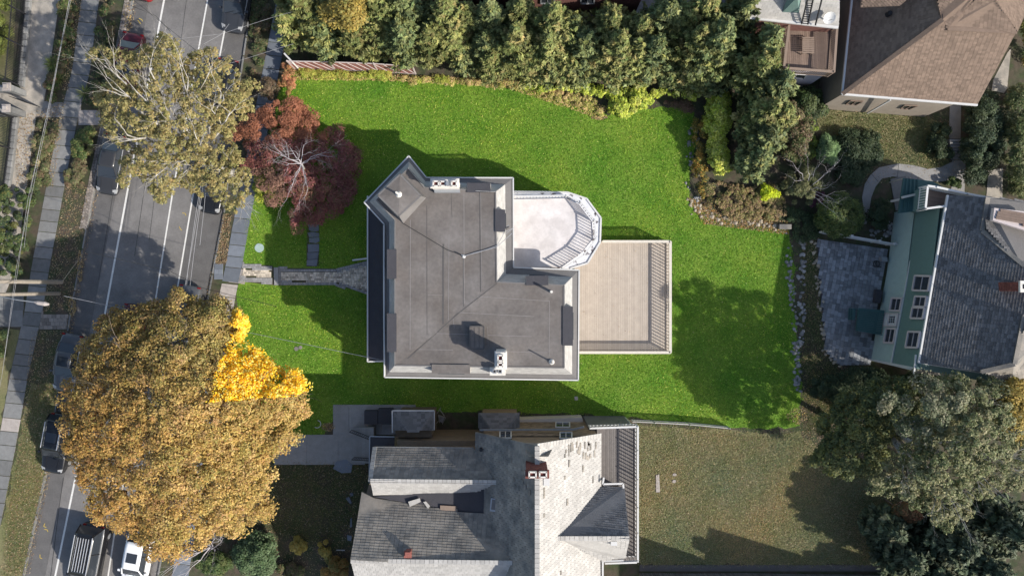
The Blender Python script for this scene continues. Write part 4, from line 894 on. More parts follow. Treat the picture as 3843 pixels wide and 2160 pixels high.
mb = MB(); mb.bar(P(3342, 375, 4.8), P(3255, 425, .2), .1, .1); mb.build('downspout', 'white_paint', bh)
# white roofed neighbour with a railed brown balcony
wh = thing('white_roofed_house', 'white tile roofed house with a railed brown timber balcony beside the brown roof', 'house', P(3000, 150))
mb = MB(); mb.prism([P(2960, 110, 4.7), P(3130, 114, 4.7), P(3128, 258, 4.7), P(2945, 252, 4.7)], 4.7); mb.build('lilac_wall', 'lilac_wall', wh)
mb = MB(); mb.prism([P(2850, -200, 6.4), P(3150, -200, 6.4), P(3140, 92, 6.4), P(2850, 80, 6.4)], 6.4); mb.build('brick_wall', 'brick_wall', wh)
place('roof_tile', tile([P(2798, 62, 6.5), P(3148, 100, 6.6), P(3150, -40, 8.6), P(2830, -50, 8.4)], .36, .26, .03, tilt=.06), 'slate_white', wh, 'box')
mb = MB(); mb.prism([P(2798, 62, 6.47), P(3148, 100, 6.57), P(3150, -40, 8.57), P(2830, -50, 8.37)], .15); mb.build('roof', 'slate_white', wh)
mb = MB(); mb.bar(P(2798, 66, 6.5), P(3145, 104, 6.6), .18, .14); mb.build('gutter', 'white_paint', wh)
mb = MB(); mb.prism([P(3108, -20, 7.0), P(3152, -20, 7.0), P(3150, 70, 7.0), P(3108, 62, 7.0)], .3); mb.build('pale_ridge', 'white_coat', wh)
mb = MB(); p = P(3020, 40, 7.6); mb.quad(P(2935, 48, 7.0), P(2998, 52, 7.0), P(2993, -10, 9.3)); mb.quad(P(2935, 48, 7.0), P(2993, -10, 9.3), P(2960, -20, 9.0)); mb.quad(P(2998, 52, 7.0), P(2993, -10, 9.3), P(3010, -20, 9.0)); mb.build('gable_dormer', 'green_dark', wh)
ld = thing('roof_ladder', 'black iron ladder walkway rising over the white tiled roof', 'ladder', P(3040, 50))
for a, b in (((3008, 90, 6.8), (3040, -40, 9.6)), ((3032, 92, 6.8), (3060, -40, 9.6)), ((3060, 95, 6.8), (3094, -40, 9.4))): mb = MB(); mb.bar(P(*a), P(*b), .07, .09); mb.build('stringer', 'iron', ld)
for i in range(16):
    mb = MB(); t = i / 15; mb.bar(P(*lerp((3010, 88), (3040, -38), t), 6.85 + 2.8 * t), P(*lerp((3033, 90), (3060, -38), t), 6.85 + 2.8 * t), .05, .04); mb.build('rung', 'iron', ld)
ds = thing('satellite_dish', 'white satellite dish mounted on the edge of the white tiled roof', 'satellite dish', P(3110, 70, 6.9))
p = P(3110, 66, 7.5); mb = MB()
rg = [(r, .16 * (r / .42) ** 2) for r in (.05, .2, .32, .42)]
vs = [Vector((r * math.cos(a * .5236), r * math.sin(a * .5236), z)) for r, z in rg for a in range(12)]; M = Matrix.Rotation(.6, 3, 'X')
mb.add([p + M @ v for v in vs], [(i * 12 + a, i * 12 + (a + 1) % 12, (i + 1) * 12 + (a + 1) % 12, (i + 1) * 12 + a) for i in range(3) for a in range(12)] + [tuple(range(12))]); mb.build('dish', 'white_paint', ds)
mb = MB(); mb.bar(p, p + Vector((0, .1, -.8)), .05, .05); mb.build('bracket', 'iron', ds); mb = MB(); mb.bar(p + Vector((0, -.2, 0)), p + Vector((0, -.35, .5)), .03, .03); mb.build('feed_arm', 'iron', ds)
bd = thing('timber_balcony', 'brown timber balcony with dark slatted railing above the lilac wall', 'balcony', P(3040, 180))
mb = MB(); mb.prism([P(2948, 104, 4.9), P(3138, 110, 4.9), P(3134, 268, 4.9), P(2938, 258, 4.9)], .2); mb.build('balcony_floor', 'trim_brown', bd)
place('deck_board', tile([P(2955, 108, 4.94), P(3134, 114, 4.94), P(3130, 262, 4.94), P(2946, 254, 4.94)], 9, .15, .03, gap=.014, udir=(-.06, 1, 0)), 'deck_brown', bd, 'box')
railing(bd, [(2962, 92), (2942, 255), (3130, 270), (3142, 98)], 4.92, 1.05, 'trim_brown', sp=.15, bw=.04, top=.17)
be = thing('slatted_bench', 'brown slatted bench on the timber balcony below the white tiled roof', 'bench', P(3032, 165, 4.95))
its = [TM(P(3033, 142 + i * 7, 5.45), Vector((.85, -.02, 0)), Vector((0, .09, 0)), Vector((0, 0, .03))) for i in range(9)]; place('slat', its, 'trim_brown', be, 'box')
for x in (3016, 3050):
    for y in (142, 198): mb = MB(); q = P(x, y, 5.4); mb.box(q - Vector((0, 0, .22)), (.06, .06, .45)); mb.build('leg', 'trim_brown', be)
wa2 = P(2945, 252, 4.7); n2 = Vector((0, -1, 0)); 
for q in ([(2954, 272), (3028, 279), (3016, 294), (2942, 286)], [(2886, 308), (2950, 316), (2938, 330), (2874, 322)], [(2955, 316), (3010, 322), (2998, 334), (2942, 328)]): window_on(wh, P(2945, 255, 4.7) + Vector((0, -.12, 0)), n2, q, 'white_paint', 'glass_dark', fw=.08)

# ------------------------------------------------------------------ street furniture, fences
def picket_fence(nm, lab, pts, h, m, sp, rails=(.25, .95), pw=.035, cat='fence', posts=True, rail_m=None, postm=None):
    t = thing(nm, lab, cat, P(*pts[0])); its = []; k = 0
    for a, b in zip(pts, pts[1:]):
        A, B = P(*a), P(*b); L = (B - A).length; d = (B - A) / L; q = Vector((-d.y, d.x, 0)); n = int(L / sp)
        for z in rails: mb = MB(); mb.bar(A + Vector((0, 0, z * h)), B + Vector((0, 0, z * h)), .05, .05); mb.build('rail', rail_m or m, t)
        its += [TM(A + d * (i + .5) * L / n + Vector((0, 0, h / 2 + .03)), d * pw, q * pw, Vector((0, 0, h))) for i in range(n)]
    place('picket', its, m, t, 'box', stuffname='picket_field')
    for a in pts: mb = MB(); q = P(*a); mb.box((q.x, q.y, h / 2 + .05), (.1, .1, h + .1)); mb.build('post', postm or m, t)
    return t
picket_fence('iron_fence', 'black iron picket fence at the far left, above the gateway', [(112, -60), (106, 60), (96, 180), (82, 325)], 1.9, 'iron', .12)
picket_fence('iron_fence', 'black iron picket fence at the far left, below the gateway', [(62, 445), (50, 560), (30, 700)], 1.9, 'iron', .12)
def stonewall(nm, lab, pts, h, w, m='flag_grey'):
    t = thing(nm, lab, 'wall', P(*pts[0])); its = []
    core = MB()
    for a, b in zip(pts, pts[1:]):
        A, B = P(*a), P(*b); L = (B - A).length; d = (B - A) / L; q = Vector((-d.y, d.x, 0)); core.bar(A + Vector((0, 0, h / 2 - .05)), B + Vector((0, 0, h / 2 - .05)), w * .85, h - .12)
        n = int(L / .45)
        for i in range(n): its.append(TM(A + d * (i + .5) * L / n + Vector((0, 0, h - .06)), d * (L / n - .02), q * w, Vector((0, 0, .14))))
    core.build('wall_core', m, t); place('coping_stone', its, m, t, 'paver'); return t
stonewall('low_wall', 'low pale stone wall under the upper iron fence at far left', [(116, -60), (110, 60), (100, 180), (86, 328)], .35, .4)
stonewall('low_wall', 'low pale stone wall under the lower iron fence at far left', [(66, 442), (54, 560), (36, 700)], .35, .4)
stonewall('gate_wall', 'stone gate wall running left above the entrance at the far left', [(-120, 330), (20, 342), (96, 352)], 1.0, .5)
stonewall('gate_wall', 'stone gate wall running left below the entrance at the far left', [(-120, 430), (60, 428), (90, 430)], 1.0, .5)
for (x, y), lab in (((90, 352), 'stone gate pillar above the entrance with pale cap'), ((88, 430), 'stone gate pillar below the entrance with pale cap')):
    t = thing('gate_pillar', lab, 'pillar', P(x, y)); q = P(x, y); mb = MB(); mb.box(q + Vector((0, 0, .9)), (.45, .45, 1.8)); mb.build('shaft', 'flag_grey', t)
    mb = MB(); mb.box(q + Vector((0, 0, 1.86)), (.62, .62, .1)); mb.box(q + Vector((0, 0, 1.98)), (.3, .3, .16)); mb.build('cap', 'flag_pale', t)
g = thing('iron_gate', 'open black scrolled iron gate leaf standing in the entrance at left', 'gate', P(120, 400))
A, B = P(96, 385), P(150, 402); mb = MB(); [mb.bar(A + Vector((0, 0, z)), B + Vector((0, 0, z)), .05, .05) for z in (.15, 1.0, 1.7)]; mb.build('frame', 'iron', g)
for i in range(10): mb = MB(); q = A.lerp(B, i / 9); mb.bar(q, q + Vector((0, 0, 1.8)), .03, .03); mb.build('bar', 'iron', g)
# red fence at the top of the lawn
rf = thing('red_fence', 'brick red board fence with white diagonal slats along the top of the vivid lawn', 'fence', P(1100, 258))
fx = [(1107, 259), (1260, 262), (1420, 268), (1560, 278)]
hF = 1.85; its = []; sl2 = []
for a, b in zip(fx, fx[1:]):
    A, B = P(*a), P(*b); L = (B - A).length; d = (B - A) / L; q = Vector((-d.y, d.x, 0)); n = int(L / .16)
    its += [TM(A + d * (i + .5) * L / n + Vector((0, 0, hF / 2)), d * (L / n - .01), q * .03, Vector((0, 0, hF - .05))) for i in range(n)]
    for z in (.06, hF): mb = MB(); mb.bar(A + Vector((0, 0, z)), B + Vector((0, 0, z)), .07, .06); mb.build('rail', 'trim_pink', rf)
    k = int(L / .62)
    for i in range(k):
        p = A + d * (i + .0) * L / k - q * .035; e = p + d * min(.95, L - i * L / k) ; v1 = (e - p) + Vector((0, 0, -hF + .1)); v1b = v1.normalized()
        sl2.append(TM((p + e) / 2 + Vector((0, 0, hF / 2)), v1, q * .03, v1b.cross(q) * .07))
place('board', its, 'wood_red', rf, 'box'); place('slat', sl2, 'trim_pink', rf, 'box')
for a in fx: mb = MB(); q = P(*a); mb.box((q.x, q.y, hF / 2 + .05), (.1, .1, hF + .1)); mb.build('post', 'trim_pink', rf)
mb = MB(); A, B = P(1095, 230), P(1125, 262); mb.bar(A + Vector((0, 0, .95)), B + Vector((0, 0, .95)), .12, 1.8); mb.build('end_panel', 'white_paint', rf)
# glassy low fence at the bottom of the lawn
lf = thing('low_pale_fence', 'low pale greenish mesh fence separating the vivid lawn from the dull lawn', 'fence', P(2370, 1570))
for i, (a, b) in enumerate((((2368, 1573), (2450, 1577)), ((2450, 1577), (2580, 1584)), ((2580, 1584), (2725, 1598)))):
    mb = MB(); mb.bar(P(*a) + Vector((0, 0, .85)), P(*b) + Vector((0, 0, .85)), .07, .06); mb.build('rail', 'slate_white', lf)
    mb = MB(); mb.bar(P(*a) + Vector((0, 0, .1)), P(*b) + Vector((0, 0, .1)), .05, .05); mb.build('rail', 'slate_white', lf)
    A, B = P(*a), P(*b); n = int((B - A).length / .12)
    place('picket', [TM(A.lerp(B, (j + .5) / n) + Vector((0, 0, .45)), Vector((.03, 0, 0)), Vector((0, .03, 0)), Vector((0, 0, .85))) for j in range(n)], 'green_pale', lf, 'box', limit=60)
for a in ((2368, 1573), (2450, 1577), (2580, 1584), (2725, 1598)): mb = MB(); q = P(*a); mb.box((q.x, q.y, .5), (.08, .08, 1.0)); mb.build('post', 'slate_white', lf)
# bottom boundary: dark path and long fence
picket_fence('board_fence', 'long weathered board fence along the bottom edge of the dull lawn', [(2400, 2150), (2600, 2152), (2800, 2150), (3000, 2154), (3200, 2156), (3400, 2158)], 1.2, 'flag_grey', .17, pw=.12)
sheet('back_path', [(2400, 2118), (3600, 2118), (3600, 2142), (2400, 2142)], .02, 'asphalt_dark', th=.02)
# utility poles, street light and overhead wires
def pole(x, y, h, r, lab, arms=True):
    t = thing('utility_pole', lab, 'utility pole', P(x, y)); q = P(x, y); mb = MB(); mb.tube([q, q + Vector((0, 0, h * .5)), q + Vector((0, 0, h))], [r, r * .9, r * .75], 10); mb.build('shaft', 'pole_wood', t)
    if arms: mb = MB(); mb.bar(q + Vector((-1.1, 0, h - .5)), q + Vector((1.1, .1, h - .5)), .1, .12); mb.build('crossarm', 'pole_wood', t)
    return t
pole(232, 1058, 10.5, .17, 'upper of two weathered wooden utility poles beside the left sidewalk'); tq = pole(222, 1101, 9.2, .15, 'lower of two weathered wooden utility poles, carrying the street light', False)
sp0 = P(222, 1101); hd = P(150, 1137, 7.6); sll = thing('street_light', 'pale oval street light head on a thin arm from the lower pole', 'street light', hd)
mb = MB(); mb.tube([Vector((sp0.x, sp0.y, 7.1)) , Vector((sp0.x, sp0.y, 7.1)).lerp(hd, .6) + Vector((0, 0, .35)), hd + Vector((-.2, .05, .05))], .035, 6); mb.build('arm', 'metal_grey', sll)
mb = MB(); mb.tube([hd + Vector((-.35, .08, .05)), hd + Vector((-.1, .03, .06)), hd + Vector((.35, -.04, .02)), hd + Vector((.6, -.08, 0))], [.06, .14, .16, .08], 10); mb.build('lamp_head', 'flag_pale', sll)
def wires(lab, lines, r=.009, m='wire', nm='overhead_wire'):
    t = thing(nm, lab, 'cable', P(*lines[0][0]))
    for ln in lines:
        mb = MB(); mb.tube([P(*p) for p in ln], r, 4); mb.build('wire', m, t)
wires('bundle of grey overhead wires running down the left sidewalk', [[(272, -30, 6), (186, 388, 5.6), (104, 750, 5.5), (60, 1060, 5.6), (5, 1420, 5.4), (-30, 1600, 5.3)], [(265, -30, 6), (190, 388, 5.6), (125, 700, 5.4), (62, 1000, 5.6), (10, 1390, 5.3)], [(267, -30, 6), (184, 388, 5.6), (118, 700, 5.3), (90, 930, 5.2)]])
wires('fan of pale overhead wires along the right side of the road', [[(770, 600, 6), (738, 780, 6), (705, 1010, 6), (700, 1075, 6)], [(765, 600, 6), (745, 780, 6), (718, 940, 6), (690, 1100, 6)], [(775, 600, 6), (750, 780, 6), (730, 930, 6), (712, 1080, 6)], [(782, 600, 6), (765, 790, 6), (750, 920, 6)]], .014)
wires('long thin service wire crossing the street and front lawn to the flat roofed house', [[(240, 1110, 7.2), (450, 1155, 6.4), (924, 1245, 5.6), (1310, 1325, 6.0), (1442, 1352, 6.9)]], .016)
wires('thin dark service wire crossing the street above the golden maple', [[(232, 1058, 8.5), (318, 942, 8.0), (640, 1018, 6.6), (760, 1080, 6.4), (1040, 1150, 6.4)]], .016, 'wire_dark')
wires('pale service wire near the top of the street', [[(640, 150, 8), (830, 128, 7), (1025, 65, 6), (1150, 30, 6)], [(700, 200, 8), (830, 130, 7.2), (860, 90, 7)]], .009)
wires('pale service wire ending at the corner of the red fence', [[(840, 245, 7), (930, 218, 6.6), (1100, 165, 6)]], .009)
wires('dark telephone wires slanting across the upper street', [[(500, 0, 7), (600, 80, 7), (760, 210, 7), (870, 300, 7)], [(440, 0, 7), (585, 60, 7), (640, 120, 7)]], .014, 'wire_dark')
# lids and markers on the lawn
for (x, y, r), lab, m in (((973, 930, 17), 'mossy round stone flush in the shaded front lawn', 'green_pale'), ((1112, 1308, 8), 'pale round valve lid on the lower front lawn, left of a pair', 'slate_mid'), ((1127, 1303, 7), 'pale round valve lid on the lower front lawn, right of a pair', 'slate_mid')):
    mb = MB(); q = [P(a, b, .06) for a, b in ell(x, y, r, r, 14, .05)]; mb.prism(q, .06); tag(mb.build('lid', m), lab, 'lid')
mb = MB(); mb.prism([P(2156, 1487, .07), P(2168, 1487, .07), P(2169, 1500, .07), P(2157, 1501, .07)], .07); tag(mb.build('valve_box', 'slate_white'), 'small square white valve box on the lawn below the timber deck', 'box')
mb = MB(); mb.prism([P(2462, 1782, .07), P(2474, 1778, .07), P(2477, 1845, .07), P(2462, 1846, .07)], .07); tag(mb.build('stone_slab', 'flag_pale'), 'long pink-grey stone slab in the dull lawn right of the balcony', 'stone')
for x, y, lab in ((2532, 1780, 'upper of two small pale stones in the dull lawn'), (2530, 1805, 'lower of two small pale stones in the dull lawn')): mb = MB(); mb.prism([P(a, b, .06) for a, b in ell(x, y, 8, 6, 8)], .06); tag(mb.build('stone', 'flag_pale'), lab, 'stone')
mb = MB(); mb.box(P(2945, 851, .25), (.95, .38, .35)); tag(mb.build('stone_block', 'slate_mid'), 'squared pale stone block at the upper right corner of the lawn', 'stone')
# rows of loose stones
def rocks(lab, path, n, m, sz=(.16, .42), w=.25, nm='stone_edging'):
    t = thing(nm, lab, 'stone edging', P(*path[0])); its = []; seg = list(zip(path, path[1:])); Ls = [math.hypot(b[0] - a[0], b[1] - a[1]) for a, b in seg]; tot = sum(Ls)
    for i in range(n):
        s = random.random() * tot
        for (a, b), L in zip(seg, Ls):
            if s <= L: break
            s -= L
        x, y = lerp(a, b, s / L); q = P(x, y) + Vector((random.gauss(0, w), random.gauss(0, w * .6), 0)); k = random.uniform(*sz); a = random.uniform(0, 6.28)
        u = Vector((math.cos(a), math.sin(a), 0)) * k; v = Vector((-math.sin(a), math.cos(a), 0)) * k * random.uniform(.6, .95); h = k * random.uniform(.45, .7)
        its.append(TM(q + Vector((0, 0, h * .12)), u, v, Vector((0, 0, h))))
    place('stone', its, m, t, 'rock')
rocks('line of pale stones along the right edge of the vivid lawn, left row', [(2955, 860), (2958, 960), (2968, 1050), (2970, 1110), (2985, 1200), (2985, 1300), (2990, 1400), (2998, 1470)], 75, 'rock', w=.14)
rocks('line of grey stones right of the lawn edge, row nearer the patio', [(3008, 900), (3012, 960), (3008, 1060), (3012, 1200), (3000, 1290), (2990, 1460)], 80, 'rock', (.2, .48), .14)
rocks('tumbled stone border round the shrub bed at the right of the lawn', [(2592, 760), (2640, 800), (2720, 826), (2800, 838), (2880, 845), (2930, 850)], 90, 'rock_tan', (.15, .42), .3)
rocks('rough stone row along the left edge of the dark patio', [(3045, 880), (3060, 960), (3072, 1060), (3078, 1160), (3095, 1320), (3150, 1378)], 60, 'rock_tan', (.15, .42), .12)
rocks('heap of broken stones beside the curved path and green house', [(3300, 800), (3330, 840), (3345, 880), (3262, 870)], 50, 'rock', (.15, .45), .4)
rocks('scattered stones at the foot of the hedge by the orange shrubs', [(2590, 480), (2600, 560), (2590, 700), (2610, 760)], 30, 'rock', (.15, .4), .3)
# courtyard beyond the hedge
ct = thing('canopy_tent', 'tan canvas canopy with peaked top standing behind the hedge', 'canopy', P(2260, 95))
mb = MB(); ap = P(2290, 45, 3.2); q = [P(2060, 45, 2.4), P(2185, 48, 2.4), P(2362, 68, 2.3), P(2298, 122, 2.3), P(2180, 118, 2.3)]
ap2 = P(2230, 80, 3.0)
for i in range(5): mb.quad(q[i], q[(i + 1) % 5], ap2)
mb.build('canvas', 'canvas_tan', ct)
for p in q: mb = MB(); mb.bar(Vector((p.x, p.y, 0)), p, .06, .06); mb.build('leg', 'iron', ct)
pf = thing('pipe_stand', 'white tubular stand standing in the dark yard beyond the hedge', 'stand', P(2380, 60))
for a, b in (((2308, 48), (2435, 50)), ((2435, 50), (2430, 100)), ((2308, 48), (2312, 92))): mb = MB(); mb.bar(P(*a, 1.5), P(*b, 1.5), .08, .08); mb.build('tube', 'white_paint', pf)
for a in ((2308, 48), (2372, 49), (2435, 50)): mb = MB(); q = P(*a, 1.5); mb.bar(Vector((q.x, q.y, 0)), q, .1, .1); mb.box(q + Vector((0, 0, .03)), (.2, .2, .08)); mb.build('post', 'white_paint', pf)
rb = thing('brick_rowhouse', 'red brick rowhouse wall at the top edge beyond the hedge', 'house', P(2100, -60))
mb = MB(); mb.prism([P(1500, -30, 5.5), P(2420, -30, 5.5), P(2420, -500, 5.5), P(1500, -500, 5.5)], 5.5); rw = mb.build('wall', 'brick_wall', rb)
wy = P(1500, -30, 5.5).y - .02
for x0, x1 in ((1640, 1690), (1800, 1870), (2030, 2080), (2180, 2230)): window_on(rb, Vector((0, wy, 0)), Vector((0, -1, 0)), [(x0, -20), (x1, -20), (x1, 12), (x0, 12)], 'metal_grey', 'glass_dark')
mb = MB(); mb.prism([P(2025, -5, .8), P(2085, -5, .8), P(2085, 22, .8), P(2025, 22, .8)], .8); tag(mb.build('storage_bin', 'metal_grey'), 'grey storage bin against the brick rowhouse wall', 'bin')
# row of gabled houses just beyond the lower edge, whose shadows lie on the dull lawn
for i, (x0, x1, y, z, lab) in enumerate(((2690, 2960, 2235, 8.2, 'gabled house just beyond the lower edge nearest the slate roofed house'), (3010, 3360, 2240, 8.6, 'gabled house just beyond the lower edge behind the board fence, middle one'), (3420, 3800, 2300, 8.8, 'gabled house just beyond the lower edge behind the board fence, right one'))):
    t = thing('neighbour_house', lab, 'house', P((x0 + x1) / 2, y + 150)); a, b = P(x0, y), P(x1, y + 30); dY = Vector((0, -8.5, 0)); up = Vector((0, 0, z - 2.6)); 
    mb = MB(); mb.prism([a + up, b + up, b + dY + up, a + dY + up], z - 2.6); mb.build('wall', 'tan_wall', t)
    m0, m1 = (a + b) / 2 + Vector((0, 0, z)), (a + b) / 2 + dY + Vector((0, 0, z)); mb = MB()
    mb.quad(a + up, m0, m1, a + dY + up); mb.quad(b + up, b + dY + up, m1, m0); mb.quad(a + up, b + up, m0); mb.quad(a + dY + up, m1, b + dY + up); mb.build('roof', 'slate_dark', t)
    mb = MB(); mb.box(m0 + Vector((.6, -2, .3)), (.7, .9, 1.8)); mb.build('chimney', 'brick_red', t)

# ------------------------------------------------------------------ cars
def car(px, py, body, label, kind='sedan', ang=None, length=4.7, paint=None, scale=1.0, rough_=.25, roofrack=False, sunroof=False, flip=False, dx=(-.187, -.982)):
    if body not in MATS or True:
        m = mat(body, paint, rough_, .0, spec=.5) if body not in MATS else MATS[body]
    suv = kind != 'sedan'; Ht = {'sedan': 1.45, 'suv': 1.72, 'van': 1.95}[kind]; Lc = length; w = {'sedan': .92, 'suv': .97, 'van': 1.08}[kind]
    a = math.atan2(dx[1], dx[0]); 
    if flip: a += math.pi
    q = P(px, py, .7); z0 = -.115
    t = thing('parked_car' if kind != 'van' else 'parked_van', label, 'car' if kind != 'van' else 'van', (q.x, q.y, z0), None, a)
    def lb(mb, nm, m, parent=t, smooth=True):
        me = bpy.data.meshes.new(nm); me.from_pydata([tuple(v) for v in mb.v], [], mb.f); me.materials.append(MATS[m] if isinstance(m, str) else m)
        import bmesh
        bm = bmesh.new(); bm.from_mesh(me); bmesh.ops.recalc_face_normals(bm, faces=bm.faces); bm.to_mesh(me); bm.free()
        o = link(nm, me); o.parent = parent; return o
    h = Lc / 2; belt = .95 if not suv else 1.08; hood = .86 if not suv else 1.04
    st = [(-h, .72, .45, belt - .28), (-h + .07, .84, .3, belt - .14), (-h + .35, .95, .22, belt - .02), (-h + 1.0, 1.0, .2, belt), (0, 1.0, .2, belt), (h - 1.5, 1.0, .2, belt - .01), (h - 1.2, .99, .2, hood), (h - .6, .96, .22, hood - .06), (h - .2, .88, .26, hood - .14), (h - .04, .74, .32, hood - .26), (h, .6, .4, hood - .36)]
    mb = MB(); n = 12; vs = []
    for x, k, zb_, zt_ in st:
        ww = w * k; zt_ = max(zt_, zb_ + .05)
        vs += [(x, -ww * .9, zb_), (x, -ww, zb_ + .14), (x, -ww * 1.01, (zb_ + zt_) * .55), (x, -ww * .97, zt_ - .09), (x, -ww * .88, zt_ - .01), (x, -ww * .45, zt_ + .025),
               (x, ww * .45, zt_ + .025), (x, ww * .88, zt_ - .01), (x, ww * .97, zt_ - .09), (x, ww * 1.01, (zb_ + zt_) * .55), (x, ww, zb_ + .14), (x, ww * .9, zb_)]
    fs = [(i * n + k, i * n + (k + 1) % n, (i + 1) * n + (k + 1) % n, (i + 1) * n + k) for i in range(len(st) - 1) for k in range(n)] + [tuple(range(n)), tuple((len(st) - 1) * n + k for k in range(n))]
    mb.add(vs, fs); b = lb(mb, 'body', m)
    sd = b.modifiers.new('s', 'SUBSURF'); sd.levels = 2; sd.render_levels = 2; b.data.polygons.foreach_set('use_smooth', [True] * len(b.data.polygons))
    # cabin
    if suv: xb0, xb1, xt0, xt1 = -h + .12, h - 1.35, -h + .45, h - 2.1
    else: xb0, xb1, xt0, xt1 = -h + .75, h - 1.3, -h + 1.45, h - 2.15
    wb_, wt_ = w * .88, w * .68; zt_ = Ht - .05; zb_ = belt - .02
    def rect(x0, x1, y, z): return [Vector((x0, -y, z)), Vector((x1, -y, z)), Vector((x1, y, z)), Vector((x0, y, z))]
    B = rect(xb0, xb1, wb_, zb_); Tt = rect(xt0, xt1, wt_, zt_)
    def q4(nm, p): mb = MB(); mb.quad(*p); return lb(mb, nm, 'glass_dark')
    q4('windshield', (B[1], B[2], Tt[2], Tt[1])); q4('rear_window', (B[3], B[0], Tt[0], Tt[3])); q4('side_window', (B[0], B[1], Tt[1], Tt[0])); q4('side_window', (B[2], B[3], Tt[3], Tt[2]))
    mb = MB(); nx, ny = 8, 6; g = []
    for i in range(nx + 1):
        for j in range(ny + 1):
            u_, v_ = i / nx * 2 - 1, j / ny * 2 - 1; x = (xt0 + xt1) / 2 + (xt1 - xt0 + .1) / 2 * u_; y = wt_ * 1.05 * v_ * (1 - .05 * u_ ** 4)
            g.append((x, y, zt_ + .02 + .05 * (1 - u_ ** 4) * (1 - .6 * v_ ** 2)))
    mb.add(g, [(i * (ny + 1) + j, (i + 1) * (ny + 1) + j, (i + 1) * (ny + 1) + j + 1, i * (ny + 1) + j + 1) for i in range(nx) for j in range(ny)])
    ro = lb(mb, 'roof', m); ro.data.polygons.foreach_set('use_smooth', [True] * len(ro.data.polygons)); so2 = ro.modifiers.new('t', 'SOLIDIFY'); so2.thickness = .05
    for i in range(4): mb = MB(); mb.tube([B[i], B[i].lerp(Tt[i], .5), Tt[i]], [.06, .05, .045], 6); lb(mb, 'pillar', m)
    for s in (-1, 1):
        k = .48; mb = MB(); p0 = Vector((xb0 + (xb1 - xb0) * k, s * wb_ * 1.01, zb_)); p1 = Vector((xt0 + (xt1 - xt0) * k, s * wt_ * 1.01, zt_)); mb.tube([p0, p1], .04, 5); lb(mb, 'pillar', 'iron')
        mb = MB(); mb.bar(Vector((xb0, s * wb_ * 1.03, zb_ + .02)), Vector((xb1, s * wb_ * 1.03, zb_ + .02)), .025, .03); lb(mb, 'trim_strip', 'light_strip')
        mb = MB(); xm = xb1 - .3; mb.box((xm, s * (w + .1), belt + .06), (.16, .2, .13)); mb.bar(Vector((xm, s * w * .85, belt)), Vector((xm, s * (w + .05), belt + .04)), .06, .05); lb(mb, 'mirror', m)
        mb = MB(); mb.prism([Vector((h - .42, s * .52, hood - .05)), Vector((h - .12, s * .5, hood - .2)), Vector((h - .2, s * .78, hood - .2)), Vector((h - .52, s * .86, hood - .08))], .12); lb(mb, 'headlight', 'lamp_clear')
        mb = MB(); mb.box((-h + .1, s * .7, belt - .16), (.1, .24, .12)); lb(mb, 'taillight', 'tail_red')
        for x in (-h + .95, h - .95):
            mb = MB(); mb.tube([Vector((x, s * (w - .22), .34)), Vector((x, s * (w + .0), .34))], .34, 18); wl_ = lb(mb, 'wheel', 'tyre')
            mb = MB(); mb.tube([Vector((x, s * (w + .0), .34)), Vector((x, s * (w + .015), .34))], .22, 12); mb2 = mb; rm = lb(mb, 'rim', 'rim', wl_)
            mb = MB(); mb.tube([Vector((x, s * (w - .02), .34)), Vector((x, s * (w + .006), .34))], .4, 18)
        if roofrack:
            mb = MB(); mb.bar(Vector((xt0 + .1, s * wt_ * .95, zt_ + .12)), Vector((xt1 - .1, s * wt_ * .95, zt_ + .12)), .04, .05); lb(mb, 'roof_rail', 'light_strip')
        mb = MB(); mb.bar(Vector((h - 1.35, s * .5, hood + .035)), Vector((h - .45, s * .42, hood - .04)), .015, .012); lb(mb, 'hood_crease', m)
    if kind == 'van':
        for i in range(5): mb = MB(); y = -.42 + i * .21; mb.bar(Vector((xt0 + .25, y, zt_ + .1)), Vector((xt1 - .25, y, zt_ + .1)), .035, .03); lb(mb, 'roof_strip', 'light_strip')
    if sunroof:
        mb = MB(); xc = (xt0 + xt1) / 2 + .15; mb.box((xc, 0, zt_ + .075), (.75, wt_ * 1.25, .03)); lb(mb, 'sunroof', 'glass_dark')
    mb = MB(); mb.bar(Vector((h - 1.28, -.6, hood + .04)), Vector((h - 1.5, .1, hood + .2)), .02, .02); mb.bar(Vector((h - 1.28, 0, hood + .04)), Vector((h - 1.5, .65, hood + .2)), .02, .02); lb(mb, 'wiper', 'iron')
    mb = MB(); mb.box((h - .02, 0, .55), (.06, .9, .16)); lb(mb, 'grille', 'iron')
    t['group'] = 'cars parked along the street'
    return t
car(415, 616, 'paint_grey', 'dark grey sedan parked at the left kerb partly under the sycamore', 'sedan', paint=(.035, .035, .037), length=4.8)
car(252, 1362, 'paint_silver', 'silver grey sedan at the left kerb tucked against the golden maple', 'sedan', paint=(.085, .087, .092), length=4.7, sunroof=True)
car(215, 1663, 'paint_black', 'glossy black SUV with sunroof parked at the left kerb below the silver sedan', 'suv', paint=(.012, .012, .013), length=4.8, sunroof=True, roofrack=True)
car(330, 2098, 'paint_black', 'tall black van with pale roof strips at the bottom left of the street', 'van', paint=(.012, .012, .013), length=5.7, roofrack=True)
car(512, 2108, 'paint_white', 'white car with sunroof on the road beside the tall black van', 'suv', paint=(.7, .7, .7), length=4.6, sunroof=True)
car(890, 8, 'paint_charcoal', 'charcoal SUV parked at the right kerb at the top of the street', 'suv', paint=(.035, .037, .042), length=4.8)
car(835, 330, 'paint_black', 'black car at the right kerb hidden under the top of the sycamore', 'sedan', paint=(.012, .012, .013))
car(480, 232, 'paint_red', 'dark red car at the left kerb half hidden by the sycamore leaves', 'sedan', paint=(.06, .008, .012))
